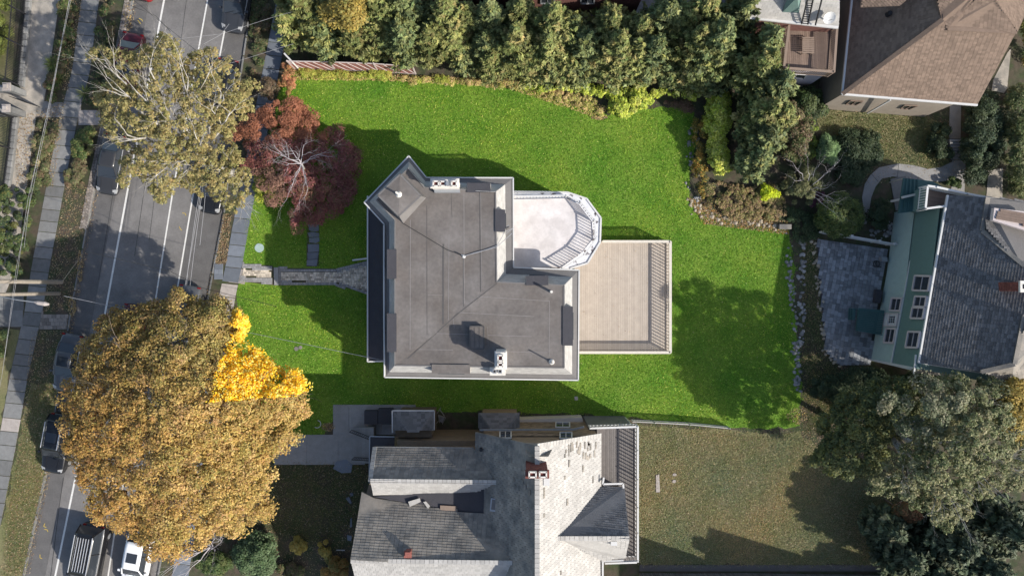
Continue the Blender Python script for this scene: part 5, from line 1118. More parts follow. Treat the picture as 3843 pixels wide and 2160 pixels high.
car(545, -112, 'paint_bright_red', 'bright red car only just peeking in at the top edge of the street', 'sedan', paint=(.22, .015, .015))
car(800, 690, 'paint_black', 'black car at the right kerb below the sycamore crown', 'sedan', paint=(.012, .012, .013))
car(694, 1180, 'paint_silver', 'silver car at the right kerb with only its tail outside the golden maple', 'sedan', paint=(.085, .087, .092))
car(486, 1252, 'paint_red', 'dark red car on the road almost hidden by the golden maple', 'sedan', paint=(.06, .008, .012))

# ------------------------------------------------------------------ vegetation
def tree(nm, lab, poly, z0, z1, ncl, nl, cr, size, pal, base=None, tr=.25, bm='bark', cat='tree', group=None, mt='leaf', colfn=None, limbs=None, ldepth=2, under=.25, aspect=1.0, power=.5, up=.8, spread=.5, top=0.0, tips=True, nlimb=7, td=False):
    xs = [p[0] for p in poly]; ys = [p[1] for p in poly]; cx, cy = sum(xs) / len(xs), sum(ys) / len(ys)
    if base is None: k = (H) / (H - (z0 + z1) / 2); base = (CX + (cx - CX) / k, CY + (cy - CY) / k)
    b = P(*base); t = thing(nm, lab, cat, b, group)
    crown('crown', t, poly, z0, z1, ncl, nl, cr, size, pal, mt, colfn, aspect, under, power, up, td)
    mb = MB(); fork = b + Vector((0, 0, z0 * .55)); fork.x += random.uniform(-.2, .2); mb.tube([b, b.lerp(fork, .5), fork], [tr * 1.25, tr, tr * .85], 10, cap=False); mb.build('trunk', bm, t)
    if limbs is None:
        sp = sample(poly, nlimb); limbs = [(lerp((x, y), (cx, cy), .3) + ((z0 + z1) / 2,)) for x, y in sp]
    lm = MB(); rr = random.Random(int(cx))
    for l in limbs:
        e = P(*l); m_ = fork.lerp(e, .5) + Vector((0, 0, .15 * (e - fork).length)); rl = tr * .34
        lm.tube([fork, fork.lerp(m_, .5), m_], [rl, rl * .85, rl * .7], 6, cap=False); branches(m_, e, rl * .7, ldepth, lm, spread, rr, 4, 3)
    lm.build('limb', bm, t); return t

# sycamore over the street
SY = [(300, 215), (380, 165), (500, 190), (560, 160), (622, 108), (660, 150), (700, 205), (800, 175), (890, 235), (905, 290), (972, 300), (960, 420), (905, 470), (860, 520), (900, 560), (945, 650), (925, 820), (860, 790), (810, 760), (740, 740), (680, 690), (610, 770), (545, 700), (520, 660), (450, 720), (425, 640), (470, 575), (400, 510), (372, 440), (350, 370), (400, 300), (385, 240)]
syp = [(.34, .28, .11, 3), (.26, .235, .09, 3), (.42, .34, .14, 2), (.20, .20, .06, 1), (.40, .27, .11, .7)]
lims = [(640, 440, 11.2), (520, 350, 11.5), (430, 330, 11), (560, 250, 11.5), (700, 300, 11.5), (830, 350, 11), (860, 430, 10.5), (600, 620, 11), (700, 640, 10.5), (900, 760, 9), (480, 500, 11), (920, 640, 9), (750, 520, 11.5), (400, 250, 10.5)]
tree('sycamore_tree', 'large sycamore with sparse olive yellow leaves and white branches over the street', SY, 7.0, 11.3, 1150, 44000, .24, .082, syp, base=(878, 655), tr=.34, bm='bark_white', limbs=lims, ldepth=3, under=.3, power=.35, spread=.75)

# golden maple
GM = [(640, 1065), (700, 1085), (760, 1135), (830, 1110), (870, 1165), (922, 1160), (905, 1235), (870, 1262), (930, 1290), (1010, 1330), (1060, 1380), (1120, 1388), (1157, 1440), (1152, 1560), (1098, 1600), (1130, 1640), (1080, 1700), (1028, 1705), (1042, 1860), (1010, 1940), (920, 1990), (860, 2022), (800, 2010), (760, 2050), (640, 2100), (560, 2104), (500, 2000), (400, 1990), (340, 1930), (330, 1850), (278, 1800), (290, 1740), (208, 1640), (242, 1560), (220, 1490), (290, 1340), (340, 1250), (380, 1170), (480, 1150), (560, 1140), (600, 1120)]
gmp = [(.52, .35, .10, 4), (.42, .26, .075, 3), (.62, .46, .17, 2), (.28, .26, .07, 1.6), (.48, .28, .14, 1.2)]
brt = np.array([(1.0, .60, .02), (1.0, .46, .012), (.98, .72, .06), (1.0, .84, .2)])
def gcol(p, c):
    f = (H / (H - p[:, 2])) / S; ix = CX + p[:, 0] * f; iy = CY - p[:, 1] * f      # leaf position over the ground plan
    m = (p[:, 0] > -19.4) & (p[:, 1] > -7.3) & ((p[:, 0] > -18.2) | (p[:, 1] < -3.2))
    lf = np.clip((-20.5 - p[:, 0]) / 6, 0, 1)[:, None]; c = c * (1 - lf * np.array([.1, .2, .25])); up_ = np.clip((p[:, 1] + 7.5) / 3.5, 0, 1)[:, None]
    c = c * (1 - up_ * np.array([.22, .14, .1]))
    b = brt[rng.integers(0, 4, len(p))] * rng.uniform(.75, 1.1, (len(p), 1)); c[m] = b[m]; return c
tree('golden_maple', 'huge golden maple with a vivid yellow patch spreading over the street and front lawn', GM, 5.5, 11.5, 1500, 175000, .5, .085, gmp, base=(800, 1540), tr=.45, colfn=gcol, under=.18, power=.45, nlimb=12, ldepth=2)
gt = bpy.data.objects['golden_maple']
crown('leaf_cluster', gt, ell(893, 1215, 36, 72), 5.5, 8.0, 24, 4200, .3, .085, [(.98, .55, .015, 1), (1.0, .78, .16, 1), (.95, .68, .06, 1)], power=.3)
tw = thing('bare_tree', 'bare pale twiggy tree poking out below the golden maple', 'tree', P(760, 2070)); mb = MB(); rr = random.Random(5)
for e in ((640, 2130, 5), (700, 2150, 5), (760, 2030, 5.5), (800, 2020, 5.2), (690, 2090, 5.5), (810, 2065, 5)): branches(P(790, 2050, 2.5), P(*e), .05, 3, mb, .6, rr, 4, 3)
mb.build('branch', 'twig_white', tw); mb = MB(); mb.tube([P(800, 2030, 0), P(790, 2050, 2.6)], [.09, .06], 6); mb.build('trunk', 'bark', tw)

# red japanese maple and the bare birch tangled in it
RM = [(1050, 335), (1120, 360), (1150, 410), (1210, 430), (1270, 480), (1330, 540), (1365, 620), (1330, 680), (1350, 740), (1300, 800), (1230, 815), (1200, 850), (1150, 830), (1140, 880), (1100, 860), (1060, 800), (1010, 760), (960, 720), (950, 640), (905, 620), (930, 560), (870, 510), (900, 440), (960, 430), (985, 360), (1020, 350)]
rmp = [(.27, .10, .085, 4), (.21, .08, .07, 3), (.27, .14, .09, 2), (.16, .15, .06, 1.2), (.34, .11, .11, 1)]
def rcol(p, c):
    m = (p[:, 1] > 11.2) & (p[:, 0] < -14); c[m] = np.array([.36, .15, .085]) * rng.uniform(.8, 1.2, (m.sum(), 1))  # sunlit top of the crown painted in as lighter salmon leaves
    m2 = (p[:, 0] < -17.2) & (p[:, 1] < 9.2); c[m2] = np.array([.30, .17, .12]) * rng.uniform(.8, 1.2, (m2.sum(), 1)); return c
tree('red_maple', 'broad dark red Japanese maple in shade at the front corner of the lawn', RM, 1.2, 3.4, 340, 70000, .44, .065, rmp, tr=.2, colfn=rcol, under=.15, power=.45, nlimb=8)
sb = thing('bare_birch', 'leafless lilac-white branching tree standing through the dark red maple crown', 'tree', P(1165, 660)); mb = MB(); rr = random.Random(9)
fk = P(1130, 615, 4.2)
for e in ((960, 530, 6.2), (1000, 560, 6.2), (1060, 520, 6.4), (1100, 540, 6.2), (1030, 620, 6), (1150, 500, 6), (1090, 700, 5.6), (1060, 800, 5.2), (1180, 770, 5.2), (1160, 690, 5.4), (1240, 560, 6.0), (1270, 545, 5.2)): branches(fk, fk.lerp(P(*e), .6), .03, 4, mb, .75, rr, 4, 3)
mb.build('branch', 'twig_white', sb); mb = MB(); mb.tube([P(1180, 690, 0), P(1160, 660, 2), fk], [.14, .11, .08], 8); mb.build('trunk', 'bark_white', sb)

def shrub(lab, poly, z1, pal, nl=6000, size=.08, cr=.35, ncl=None, nm='shrub', mt='leaf', cat='shrub', z0=.15, group=None, aspect=1.0, td=False, power=.5, up=.8):
    k = ncl or max(8, int(nl / 220)); t = crown(nm, None, poly, z0, z1, k, nl, cr, size, pal, mt, None, aspect, .3, power, up, td); return tag(t, lab, cat, group)
GRN = [(.07, .11, .035, 3), (.11, .15, .045, 2), (.15, .16, .06, 1)]; DRK = [(.045, .07, .035, 3), (.065, .09, .04, 2), (.09, .11, .05, 1)]
OLV = [(.16, .17, .075, 3), (.22, .21, .10, 2), (.10, .12, .05, 2)]; GLD = [(.42, .30, .07, 3), (.32, .26, .07, 2), (.22, .2, .06, 1)]
YGR = [(.50, .54, .07, 3), (.26, .34, .05, 3), (.66, .64, .16, 1.2), (.14, .2, .05, 2), (.42, .3, .12, .6)]; ORG = [(.52, .26, .05, 2), (.36, .28, .06, 1.5), (.12, .14, .04, 1.5)]; BRN = [(.22, .14, .09, 3), (.16, .12, .07, 2), (.12, .12, .06, 1)]
shrub('yellow-green bush tucked under the left side of the red maple', ell(990, 705, 45, 60), 1.8, YGR, 5000, .07, .3)
shrub('salmon leaved shrub at the corner post of the red fence', ell(1080, 300, 34, 60), 1.2, [(.5, .2, .11, 3), (.42, .26, .1, 2), (.3, .25, .08, 1)], 5000, .06, .3)
shrub('brown leaved shrub hanging over the right sidewalk above the red maple', ell(1005, 330, 36, 46), 1.6, BRN, 4000, .06, .3)

# evergreen screen
def conifer(lab, bx, by, h, r, pal, n=8500, group='evergreen screen along the lawn', nm='evergreen_tree', size=.13, lop=1.0):
    b = P(bx, by); t = thing(nm, lab, 'evergreen tree', b, group); nb = 120; K = n // nb
    z = rng.uniform(.06, 1, nb) ** .8 * h; az = rng.uniform(0, 2 * np.pi, nb); prof = r * (1 - (z / h) ** 1.5) * rng.uniform(.65, 1.15, nb) + .15
    L = prof; rise = rng.uniform(.35, .9, nb) * L + .25
    bi = np.repeat(np.arange(nb), K); s = rng.uniform(.12, 1, nb * K) ** .75
    out = np.stack([np.cos(az), np.sin(az) * lop, np.zeros(nb)], 1); lat = np.stack([-np.sin(az), np.cos(az), np.zeros(nb)], 1)
    wd = (.34 * L[bi] + .12) * (1 - s) ** .7 + .04; la = rng.normal(0, 1, nb * K) * wd * .6
    pos = np.array(b)[None] + out[bi] * (L[bi] * s)[:, None] + lat[bi] * la[:, None]; pos[:, 2] += z[bi] * .93 + rise[bi] * s ** 1.3 + rng.normal(0, .07, nb * K)
    td = out[bi] + lat[bi] * (np.sign(la) * rng.uniform(.2, .9, nb * K))[:, None] + np.array([0, 0, .5]) + rng.normal(0, .25, (nb * K, 3))
    nr = np.array([0, 0, 1.0]) + rng.normal(0, .45, (nb * K, 3)) + out[bi] * .35
    tone = rng.uniform(.55, 1.35, nb) * rng.uniform(.8, 1.15); c = palette(pal, nb * K, .25) * .45 + palette(pal, nb, .15)[bi] * .55; c *= tone[bi][:, None]
    leafcloud('crown', pos, nr, rng.uniform(.6, 1.35, nb * K) * size, c, 'needle', t, 1.5, td)
    mb = MB(); mb.tube([b, b + Vector((0, 0, h * .5)), b + Vector((0, 0, h * .9))], [.16, .1, .03], 7); mb.build('trunk', 'bark', t); return t
HP = [(.23, .245, .08, 3), (.34, .33, .11, 2), (.13, .165, .05, 3), (.36, .28, .11, .8)]; HP2 = [(.18, .215, .085, 3), (.27, .29, .11, 1.6), (.11, .15, .06, 3), (.3, .28, .08, 1)]
rows = [('rear row', 1210, 2620, 16, 140, 8.8, .9), ('front row', 1250, 2640, 15, 192, 7.0, .8)]
for nmr, xa, xb, n, yy, hh_, _ in rows:
    for i in range(n):
        x = xa + (xb - xa) * i / (n - 1) + random.uniform(-34, 34); y = yy + random.uniform(-30, 14) + (x - xa) * (.045 if 'rear' in nmr else .062)
        hgt = hh_ * random.uniform(.68, 1.2)
        if nmr == 'rear row' and 2080 < x < 2420: hgt *= .72
        conifer('feathery olive evergreen, %s from the street in the %s above the lawn' % (ORD[i], nmr), x, y, hgt, random.uniform(1.5, 2.4), (HP if (i * 7 + len(nmr)) % 3 else HP2), 12000, size=.1)
for i, (x, y, h, r) in enumerate(((2760, 330, 8.5, 2.0), (2600, 250, 9.5, 2.2), (2770, 260, 8.5, 2.1), (2560, 150, 9, 2.2), (2690, 160, 9, 2.2), (2820, 390, 7.5, 2), (2800, 470, 6.5, 1.9), (2810, 545, 5.5, 1.9), (2790, 620, 4.5, 1.7), (2850, 480, 6, 1.8))):
    conifer('dense blue-green evergreen, %s counted downward where the screen bends' % ORD[i], x, y, h, r, HP2 if i % 3 else HP, 8500, 'evergreens at the bend of the screen')
for i, (x, y, h) in enumerate(((1130, 150, 5), (1165, 60, 5), (1120, 30, 4))):
    conifer('small evergreen, %s upward beside the right sidewalk above the red fence' % ORD[i], x, y, h, 1.4, HP, 4500, 'evergreens beside the sidewalk')
tree('autumn_tree', 'golden brown tree behind the left end of the evergreen screen', ell(1300, 30, 90, 70), 5, 8, 60, 9000, .6, .1, GLD, tr=.15)
for i in range(13):
    x = 1760 + i * 72 + random.uniform(-22, 22)
    conifer('low ragged evergreen, %s from the left in the skirt row against the lawn edge' % ORD[i], x, 262 + (x - 1760) * .045 + random.uniform(-16, 12), random.uniform(2.2, 4.6), random.uniform(1.3, 2.0), HP if i % 2 else HP2, 5200, 'low evergreens along the lawn edge', size=.1)
# yellow-green border under the screen
def border(lab, poly, z1, pal, nl, size=.1, **k): return shrub(lab, rough(poly, 40, 13), z1, pal, int(nl * 1.2), size * .85, .24, ncl=nl // 75, **k)
border('yellow-green ivy hedge strip below the left part of the red fence', [(1120, 262), (1400, 268), (1700, 290), (1710, 306), (1400, 296), (1130, 290)], .45, [(.5, .5, .1, 3), (.3, .38, .06, 3), (.62, .42, .14, 1)], 9000, .06, nm='ivy')
border('dry blond edging plants along the top of the lawn under the screen', [(1500, 285), (1760, 290), (2050, 320), (2200, 350), (2280, 400), (2270, 440), (2180, 400), (2000, 350), (1700, 318), (1500, 305)], .4, [(.66, .46, .24, 3), (.5, .48, .12, 2), (.3, .38, .06, 1)], 11000, .06, nm='ground_cover')
border('bright yellow-green shrub bank under the right part of the screen', [(1840, 300), (2100, 316), (2280, 325), (2480, 335), (2640, 345), (2600, 372), (2480, 362), (2440, 395), (2330, 440), (2285, 435), (2290, 380), (2180, 352), (2000, 330)], 1.3, [(.58, .62, .08, 3), (.36, .46, .06, 3), (.72, .7, .18, 1.5), (.18, .25, .06, 1.5)], 18000, .09)
border('sunlit yellow-green hedge strip at the right end of the lawn', [(2655, 350), (2732, 350), (2738, 640), (2712, 670), (2665, 620), (2640, 500), (2650, 420)], 2.0, [(.62, .66, .09, 3), (.42, .52, .06, 2), (.78, .76, .22, 2), (.2, .28, .06, 1)], 19000, .09)
border('orange berried shrub strip left of the sunlit hedge', [(2608, 430), (2660, 430), (2655, 560), (2660, 700), (2640, 760), (2615, 700), (2600, 560)], .9, ORG + [(.08, .11, .03, 2)], 6000, .06)
border('dark mulch shrubs in the shaded corner below the screen', [(2440, 380), (2590, 370), (2620, 430), (2600, 440), (2500, 400)], .5, [(.16, .10, .07, 3), (.1, .1, .04, 1)], 3500, .06)
border('mixed tan and green bedding right of the hedge strip above the stones', [(2640, 700), (2740, 680), (2900, 690), (2950, 760), (2930, 835), (2800, 830), (2660, 800)], .7, [(.34, .22, .13, 3), (.26, .26, .08, 2), (.4, .3, .12, 1), (.12, .16, .04, 1)], 14000, .07)
border('acid yellow shrub above the stone border at the right', [(2850, 690), (2900, 695), (2925, 720), (2895, 748), (2850, 735)], 1.1, [(.62, .66, .03, 3), (.42, .55, .03, 2)], 4500, .09)
border('low dark ivy patch beside the stone rows', [(2950, 770), (3070, 790), (3080, 870), (3050, 900), (3010, 920), (2960, 850)], .4, DRK + [(.09, .15, .06, 2)], 6000, .06)
shrub('olive shrub with bare pale twigs beside the stone border', ell(3010, 700, 75, 75), 2.2, OLV, 9000, .07, .35)
tw = thing('bare_shrub', 'leafless pinkish twigs reaching over the purple bush by the dome shrub', 'shrub', P(3020, 720)); mb = MB(); rr = random.Random(4)
for e in ((3100, 650, 3.5), (3110, 700, 3.2), (3080, 760, 3), (3040, 640, 3.5), (3105, 740, 3), (3000, 640, 3.2)): branches(P(3020, 715, .8), P(*e), .035, 3, mb, .55, rr, 4, 3)
mb.build('twig', 'twig_white', tw)
shrub('dark purple leaved bush between the bare twigs and the dome shrub', ell(3060, 745, 40, 30), 1.2, [(.16, .05, .09, 2), (.1, .06, .06, 1)], 2500, .06, .25)
shrub('large clipped dome shrub above the white patio fence', ell(3148, 808, 90, 82, 22, .04), 2.4, GRN + [(.2, .24, .05, 1)], 26000, .06, .3, ncl=260, power=.4)
shrub('spiky pale green dwarf conifer above the dome shrub', ell(3112, 560, 44, 52), 2.2, [(.16, .24, .09, 3), (.1, .16, .07, 2)], 7000, .09, .25, mt='needle', aspect=2.2, td=True)
shrub('dark hedge mass along the upper side of the curved path', [(3140, 480), (3300, 500), (3320, 600), (3260, 640), (3220, 700), (3150, 680), (3120, 600)], 1.4, DRK, 24000, .07, .35, ncl=180)
shrub('brown and green wild shrubs right of the evergreen clump', [(2890, 370), (2960, 350), (3040, 400), (3050, 500), (3040, 620), (2950, 600), (2930, 500)], 2.2, BRN + GRN, 20000, .08, .4)
shrub('light topped shrub below the lilac wall', [(2960, 330), (3080, 330), (3100, 420), (3040, 460), (2960, 400)], 2.0, GRN + DRK, 11000, .08, .4)
for i, (x, y) in enumerate(((3052, 470), (3050, 535), (3045, 575))): shrub('small clipped yellow-green bush, %s down in the row right of the wild shrubs' % ORD[i], ell(x, y, 20, 22, 12, .06), 1.2, YGR[1:2] + GRN[1:], 2200, .05, .18, group='small clipped bushes')
shrub('shaded rounded shrub inside the curve of the garden path', ell(3300, 800, 45, 50), 1.3, DRK, 6000, .07, .3)
shrub('tiny green shrub at the inner end of the curved path', ell(3580, 685, 28, 22), .9, GRN, 2500, .07, .2)
shrub('dark evergreen bed left of the garden steps', [(3490, 460), (3560, 460), (3575, 590), (3520, 615), (3480, 560)], 1.2, DRK, 9000, .07, .3)
shrub('tall dark shrubs right of the garden steps', [(3615, 420), (3700, 330), (3780, 420), (3780, 560), (3700, 650), (3625, 700), (3610, 560)], 2.6, DRK + [(.1, .13, .09, 1)], 26000, .08, .45)
shrub('olive shrub bank at the right edge beside the green house balcony', [(3770, 350), (3860, 300), (3900, 500), (3880, 740), (3800, 720), (3770, 600)], 3.0, OLV + GRN, 18000, .09, .45)
shrub('shrub bank at the top right corner beyond the brown roof', [(3790, -20), (3900, -20), (3900, 180), (3850, 280), (3840, 120)], 3.0, GRN + GLD[1:2], 9000, .09, .45)
shrub('tangled dark shrub between the evergreen and the brick neighbour wall', ell(2900, 200, 50, 90), 3, DRK, 8000, .08, .4)

# big trees lower right
z8 = lambda L: [(2800 + x / 1.905, 1400 + y / 1.905) for x, y in L]
tree('bushy_tree', 'dark green bushy tree with yellowing edge between the two lawns and green house', z8([(860, 60), (1250, 20), (1300, 250), (1150, 420), (1020, 560), (950, 720), (850, 770), (600, 730), (450, 640), (540, 480), (490, 330), (620, 220), (680, 120)]), 4.0, 7.5, 330, 36000, .38, .09, [(.085, .11, .045, 4), (.2, .19, .05, 2), (.12, .14, .055, 2)], tr=.2, under=.25)
tree('pale_leaved_tree', 'very large tree with pale silvery leaves and white twigs at the lower right', z8([(1250, 60), (1500, -10), (1900, 60), (2060, 300), (2060, 860), (1700, 900), (1600, 1000), (1450, 1140), (1280, 1000), (1050, 900), (780, 800), (950, 690), (1080, 540), (1200, 400), (1300, 200)]), 6.5, 11.5, 520, 40000, .34, .09, [(.31, .29, .15, 3), (.11, .135, .05, 5), (.18, .19, .085, 3), (.42, .37, .2, 1.2)], base=(3230, 1560), tr=.4, bm='bark_white', under=.25, nlimb=16, ldepth=3, spread=.6)
pt_ = bpy.data.objects['pale_leaved_tree']
crown('shadow_clumps', pt_, ell(3500, 1530, 190, 110), 8.5, 11.3, 26, 5600, .6, .09, [(.30, .28, .18, 3), (.10, .125, .06, 5), (.17, .18, .10, 3)], under=.5)  # leaf clumps added to break up the shadow this tree throws on the lawn
tree('golden_tree', 'golden olive tree at the right edge behind the pale tree', ell(3810, 1540, 75, 120), 6, 9, 80, 16000, .6, .1, GLD, tr=.2)
tree('orange_sapling', 'small tree with orange red leaves at the lower edge of the pale tree', z8([(1080, 940), (1160, 930), (1250, 1000), (1240, 1060), (1160, 1040), (1060, 990)]), 2.5, 3.6, 14, 2600, .35, .1, [(.3, .13, .06, 2), (.16, .14, .06, 2)], tr=.06, nlimb=3)
for i, (x, y, h, r) in enumerate(((3440, 1950, 7, 2.8), (3300, 2020, 5.5, 2.4), (3560, 2040, 6.5, 2.8), (3400, 2080, 5.5, 2.4), (3260, 1930, 4.5, 1.9), (3620, 1900, 7, 2.6))):
    conifer('dark blue-green conifer, %s in the group in the bottom right corner' % ORD[i], x, y, h, r, [(.075, .10, .055, 3), (.12, .15, .08, 2), (.2, .2, .11, .8)], 11000, 'dark conifers in the bottom right corner', size=.15)
for i, (x, y, rx, ry) in enumerate(((3120, 1460, 90, 50), (3250, 1420, 90, 40), (3480, 1440, 120, 40), (3350, 1510, 90, 50))):
    shrub('dark undergrowth, %s from the left along the lower wall of the green house' % ORD[i], ell(x, y, rx, ry), 1.6, DRK, 8000, .08, .4, group='undergrowth below the green house')
# lower left garden
shrub('large rounded glossy rhododendron left of the golden bushes', ell(962, 2080, 86, 88, 20, .06), 2.2, [(.09, .14, .06, 3), (.15, .2, .1, 2)], 15000, .09, .35, ncl=160)
shrub('golden hydrangea bush, left one of a pair on dark soil', ell(1112, 2050, 36, 40), 1.0, GLD, 1500, .14, .25)
shrub('golden hydrangea bush, right one of a pair on dark soil', ell(1217, 2054, 29, 32), .9, GLD, 1000, .14, .22)
shrub('orange brown round bush at the bottom edge beside the slate roof', ell(1258, 2130, 54, 44), 1.2, [(.36, .2, .06, 3), (.2, .2, .06, 2)], 6500, .07, .3)
shrub('low green and brown plants below the pair of golden bushes', ell(1085, 2140, 60, 26), .6, GRN + BRN, 4500, .07, .3)
shrub('dark evergreen bush under the bare tree at the bottom', ell(800, 2110, 70, 40), 1.4, GRN, 8000, .08, .35)
# planting strips along the left sidewalk
def spiky(lab, px, py, r, n, pal, h=.5, nm='yucca', cat='plant'):
    b = P(px, py); az = rng.uniform(0, 6.283, n); el = rng.uniform(.15, 1.2, n); d = np.stack([np.cos(az) * np.cos(el), np.sin(az) * np.cos(el), np.sin(el)], 1)
    L = r * rng.uniform(.6, 1, n); pos = np.array(b) + d * (L * .5)[:, None] + np.array([0, 0, .08]); side = np.cross(d, [0, 0, 1.0]); nr = np.cross(side, d)
    o = leafcloud(nm, pos, nr, L * .5, palette(pal, n), 'leaf', None, 1.0, d); 
    V = np.empty(n * 12); o.data.vertices.foreach_get('co', V); V = V.reshape(n, 4, 3); c = (V[:, 1] + V[:, 3]) / 2; V[:, 1] = c + (V[:, 1] - c) * .13; V[:, 3] = c + (V[:, 3] - c) * .13; o.data.vertices.foreach_set('co', V.ravel())
    return tag(o, lab, cat)
YU = [(.24, .27, .08, 3), (.14, .18, .06, 2), (.42, .4, .17, 1)]
spiky('large spiky yucca beside the left sidewalk above the stepping crossing', 326, 352, .95, 90, YU)
for lab, x, y, r in (('blade-leaved clump at the top between gravel walk and left sidewalk', 262, 35, .8), ('second blade-leaved clump down from the top beside the gravel walk', 258, 118, .7), ('arching clump beside the gravel walk near the wires', 205, 245, .9), ('arching clump beside the gravel walk above the gateway', 225, 300, .85), ('pale feathery grass clump below the gateway', 160, 548, 1.0), ('arching grass clump beside the left sidewalk below the pale grass', 172, 620, .9), ('arching bright grass clump against the gutter cobbles', 288, 668, .95)):
    spiky(lab, x, y, r, 160, YU if 'pale' not in lab else [(.4, .3, .17, 3), (.2, .22, .1, 2)], nm='grass_clump')
def lowplants(lab, poly, pal, nl, z1=.5): return shrub(lab, poly, z1, pal, nl, .075, .28, nm='low_shrubs', cat='plants')
lowplants('low green planting between gravel walk and left sidewalk at the top', [(215, -20), (290, -20), (270, 180), (215, 330), (200, 380), (165, 370), (185, 250), (225, 100)], GRN + BRN[:1], 13000)
lowplants('mixed planting between left sidewalk and gutter at the top', [(378, -20), (440, -20), (415, 200), (400, 330), (370, 400), (320, 400), (345, 250), (370, 100)], GRN + DRK + BRN[:1], 12000)
lowplants('flowering shrubs between left sidewalk and cobbles, upper group', [(290, 480), (360, 480), (345, 560), (325, 600), (265, 590), (270, 520)], GRN + [(.3, .24, .1, 1)], 8000, .8)
lowplants('reddish green shrubs between left sidewalk and cobbles, lower group', [(265, 590), (325, 595), (310, 700), (250, 700), (240, 640)], OLV + BRN, 7000, .7)
lowplants('planting left of the sidewalk below the gateway', [(145, 450), (215, 445), (210, 560), (185, 690), (160, 700), (100, 690), (125, 560)], GRN + BRN + OLV, 11000, .6)
lowplants('overgrown dark planting left of the sidewalk in the shade', [(-60, 690), (150, 700), (110, 900), (90, 1040), (40, 1040), (-60, 1040)], DRK + GRN + GLD[2:], 24000, 1.4)
lowplants('leafy dark planting at the left edge below the entry walk', [(-60, 1240), (30, 1240), (0, 1400), (-60, 1500)], DRK + GRN, 6000, .5)
shrub('leafy yellow-green shrubs behind the upper iron fence at the top left', [(-200, -40), (50, -40), (40, 140), (-10, 300), (-200, 320)], 1.6, [(.2, .22, .05, 3), (.14, .17, .05, 2)], 14000, .09, .45)
lowplants('dark leaf strewn plants on the verge between right kerb and sidewalk at the top', [(955, -20), (1030, -20), (985, 230), (950, 330), (925, 330), (935, 150)], GRN + DRK + BRN, 9000, .4)
lowplants('low green plants beside the right sidewalk near the white wires', [(1105, -20), (1140, -20), (1110, 180), (1060, 230), (1060, 180)], GRN, 5000, .6)
tree('street_tree', 'tall dark evergreen tree standing off the left edge that shades the left sidewalk', ell(-330, 1330, 170, 190), 5, 9, 60, 7000, .7, .13, DRK, tr=.25)


# turf blades and fallen leaves
def blades(nm, poly, n, pal, hgt, excl=(), wide=.03):
    p = sample(poly, n)
    for e in excl: p = p[~inpoly(p, e)]
    p = p + rng.normal(0, 7, p.shape) * (edgedist(p, poly) < 14)[:, None]
    n = len(p); b = unproj(p, np.full(n, .01)); az = rng.uniform(0, 6.283, n); ln = rng.normal(0, .6, (n, 2)) * hgt; h = hgt * rng.uniform(.5, 1.2, n)
    w = np.stack([np.cos(az), np.sin(az), np.zeros(n)], 1) * (wide * rng.uniform(.6, 1.3, n))[:, None]
    V = np.empty((n, 3, 3)); V[:, 0] = b - w; V[:, 1] = b + w; V[:, 2] = b + np.stack([ln[:, 0], ln[:, 1], h], 1)
    me = bpy.data.meshes.new(nm); me.vertices.add(3 * n); me.vertices.foreach_set('co', V.ravel().astype(np.float32)); me.loops.add(3 * n); me.loops.foreach_set('vertex_index', np.arange(3 * n, dtype=np.int32))
    me.polygons.add(n); me.polygons.foreach_set('loop_start', np.arange(0, 3 * n, 3, dtype=np.int32)); me.polygons.foreach_set('loop_total', np.full(n, 3, np.int32))
    ca = me.attributes.new('Col', 'FLOAT_COLOR', 'POINT'); cc = np.ones((n, 3, 4)); pt = np.sin(p[:, 0] * .011 + 2 * np.sin(p[:, 1] * .007)) + np.sin(p[:, 1] * .017 + 1.7 * np.sin(p[:, 0] * .013)) + .6 * np.sin(p[:, 0] * .05 + p[:, 1] * .043) * np.sin(p[:, 1] * .061); pt = np.clip(pt / 2.6, -1, 1)[:, None]
    cc[:, :, :3] = (palette(pal, n, .3) * (1 + pt * np.array([.38, .16, .1])))[:, None]
    ca.data.foreach_set('color', cc.ravel().astype(np.float32)); me.materials.append(MATS['blade']); me.update(); o = link(nm, me); return tag(o, None, None, None, 'stuff')
HOUSE = [(1465, 840), (1395, 765), (1535, 612), (1601, 690), (1905, 690), (1905, 740), (2120, 745), (2200, 830), (2250, 908), (2517, 908), (2517, 1320), (2150, 1320), (2150, 1400), (1466, 1394)]
PATH = [(905, 985), (1024, 994), (1262, 1006), (1400, 972), (1400, 1114), (1262, 1072), (898, 1068)]
STP = [(1150, 915), (1199, 915), (1194, 1000), (1150, 1000)]
blades('turf', LAWN, 330000, [(.18, .36, .025, 4), (.33, .49, .06, 3), (.07, .2, .015, 2.5), (.55, .58, .15, .9)], .07, (HOUSE, PATH, STP))
blades('turf', LAWN2, 110000, [(.42, .37, .2, 4), (.28, .3, .13, 3), (.5, .41, .27, 2)], .07)
for pz in ([(3060, 410), (3480, 440), (3560, 470), (3560, 640), (3300, 610), (3220, 640), (3100, 560)], [(118, 1440), (220, 1440), (170, 1778), (88, 2150), (20, 2160), (20, 1900), (80, 1600)], [(1030, 1730), (1390, 1730), (1330, 1980), (1180, 2050), (1000, 1980)], [(3010, 870), (3070, 900), (3095, 1320), (3150, 1380), (3300, 1500), (3020, 1640), (3005, 1300)]):
    blades('turf', pz, 16000, [(.2, .21, .08, 4), (.13, .17, .055, 3), (.3, .25, .13, 1)], .06)
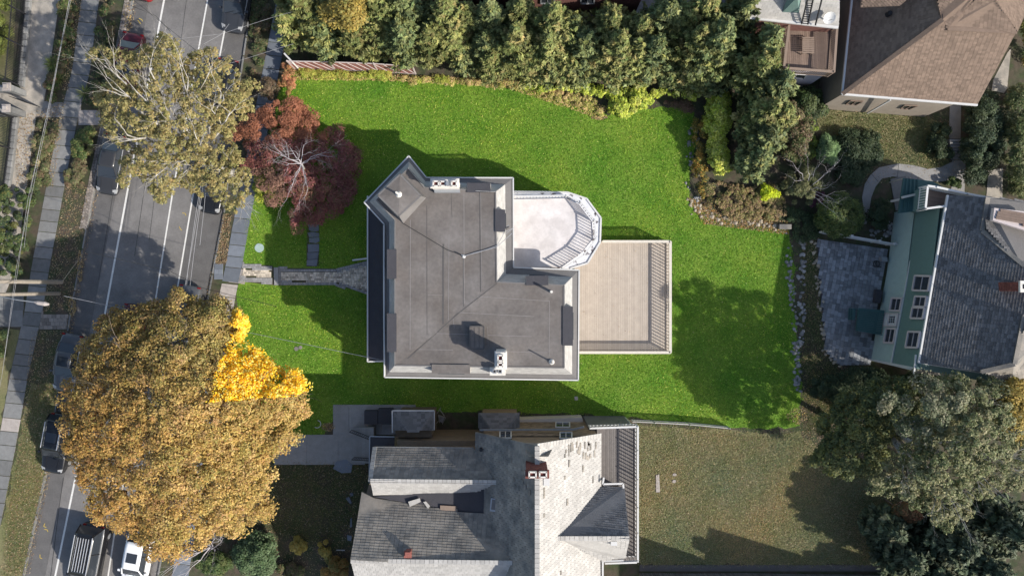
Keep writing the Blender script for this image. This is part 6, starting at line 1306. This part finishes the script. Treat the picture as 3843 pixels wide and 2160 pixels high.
def litter(nm, poly, n, pal, size=.055, excl=(), z=.03):
    p = sample(poly, n)
    for e in excl: p = p[~inpoly(p, e)]
    n = len(p); nr = np.array([0, 0, 1.0]) + rng.normal(0, .35, (n, 3)); o = leafcloud(nm, unproj(p, rng.uniform(z, z + .05, n)), nr, rng.uniform(.6, 1.4, n) * size, palette(pal, n, .25), 'leaf')
    return tag(o, None, None, None, 'stuff')
LT = [(.42, .31, .17, 3), (.30, .2, .11, 3), (.5, .42, .28, 1), (.2, .13, .08, 2)]
litter('fallen_leaves', LAWN, 1100, [(.6, .52, .14, 3), (.5, .4, .2, 1)], .04, (HOUSE,), .07)
litter('fallen_leaves', LAWN2, 3000, LT, .04, (), .05)
litter('fallen_leaves', [(1030, 1720), (1390, 1740), (1330, 1990), (1290, 2150), (1000, 2160), (950, 1960)], 3500, LT, .04)
litter('fallen_leaves', [(118, 1240), (250, 1240), (173, 1778), (92, 2160), (0, 2160), (80, 1600)], 4500, LT, .042)
litter('fallen_leaves', [(248, 700), (335, 700), (265, 1168), (160, 1168)], 1800, LT, .042)
litter('fallen_leaves', [(838, 800), (870, 800), (850, 990), (808, 990)], 900, LT, .05)
litter('fallen_leaves', [(3010, 860), (3090, 900), (3110, 1330), (3300, 1400), (3200, 1600), (3010, 1640)], 2000, LT, .042)
litter('fallen_leaves', [(3060, 400), (3560, 440), (3620, 660), (3200, 700)], 1500, LT, .04)
litter('fallen_leaves', KL[1:7] + [(110, 2160), (190, 1778), (287, 1168), (375, 702), (448, 360), (515, 0)], 1300, LT, .05, (), -.08)
litter('fallen_leaves', [(775, 1105), (836, 800), (842, 800), (784, 1105)], 300, LT, .05, (), -.08)
litter('fallen_leaves', [(55, 440), (235, 385), (240, 0), (310, 0), (200, 700), (60, 700)], 2500, LT, .05)
litter('fallen_leaves', [(2580, 740), (2960, 830), (2960, 880), (2640, 840)], 3500, LT + ORG, .055, (), .05)
litter('fallen_leaves', [(1110, 255), (1500, 280), (1900, 300), (2280, 400), (2260, 450), (1900, 330), (1500, 305), (1110, 300)], 5000, [(.6, .42, .2, 3), (.5, .46, .1, 2)], .05, (), .08)
litter('fallen_leaves', [(3000, 1600), (3500, 1800), (3600, 2120), (3100, 2000)], 2500, LT, .045)
litter('fallen_leaves', [(2180, 915), (2500, 915), (2500, 1315), (2180, 1315)], 90, LT, .035, (), .78)
# leaf drifts gathered along the kerbs and hedge foot
for x, y, rx, ry in ((478, 60, 14, 55), (300, 1000, 12, 60), (270, 1150, 14, 40), (2250, 440, 30, 10), (2640, 790, 40, 14), (2990, 1560, 40, 30), (1230, 1600, 26, 16)):
    litter('leaf_drift', ell(x, y, rx, ry), 260, LT + [(.6, .42, .12, 2)], .05, (), .02)
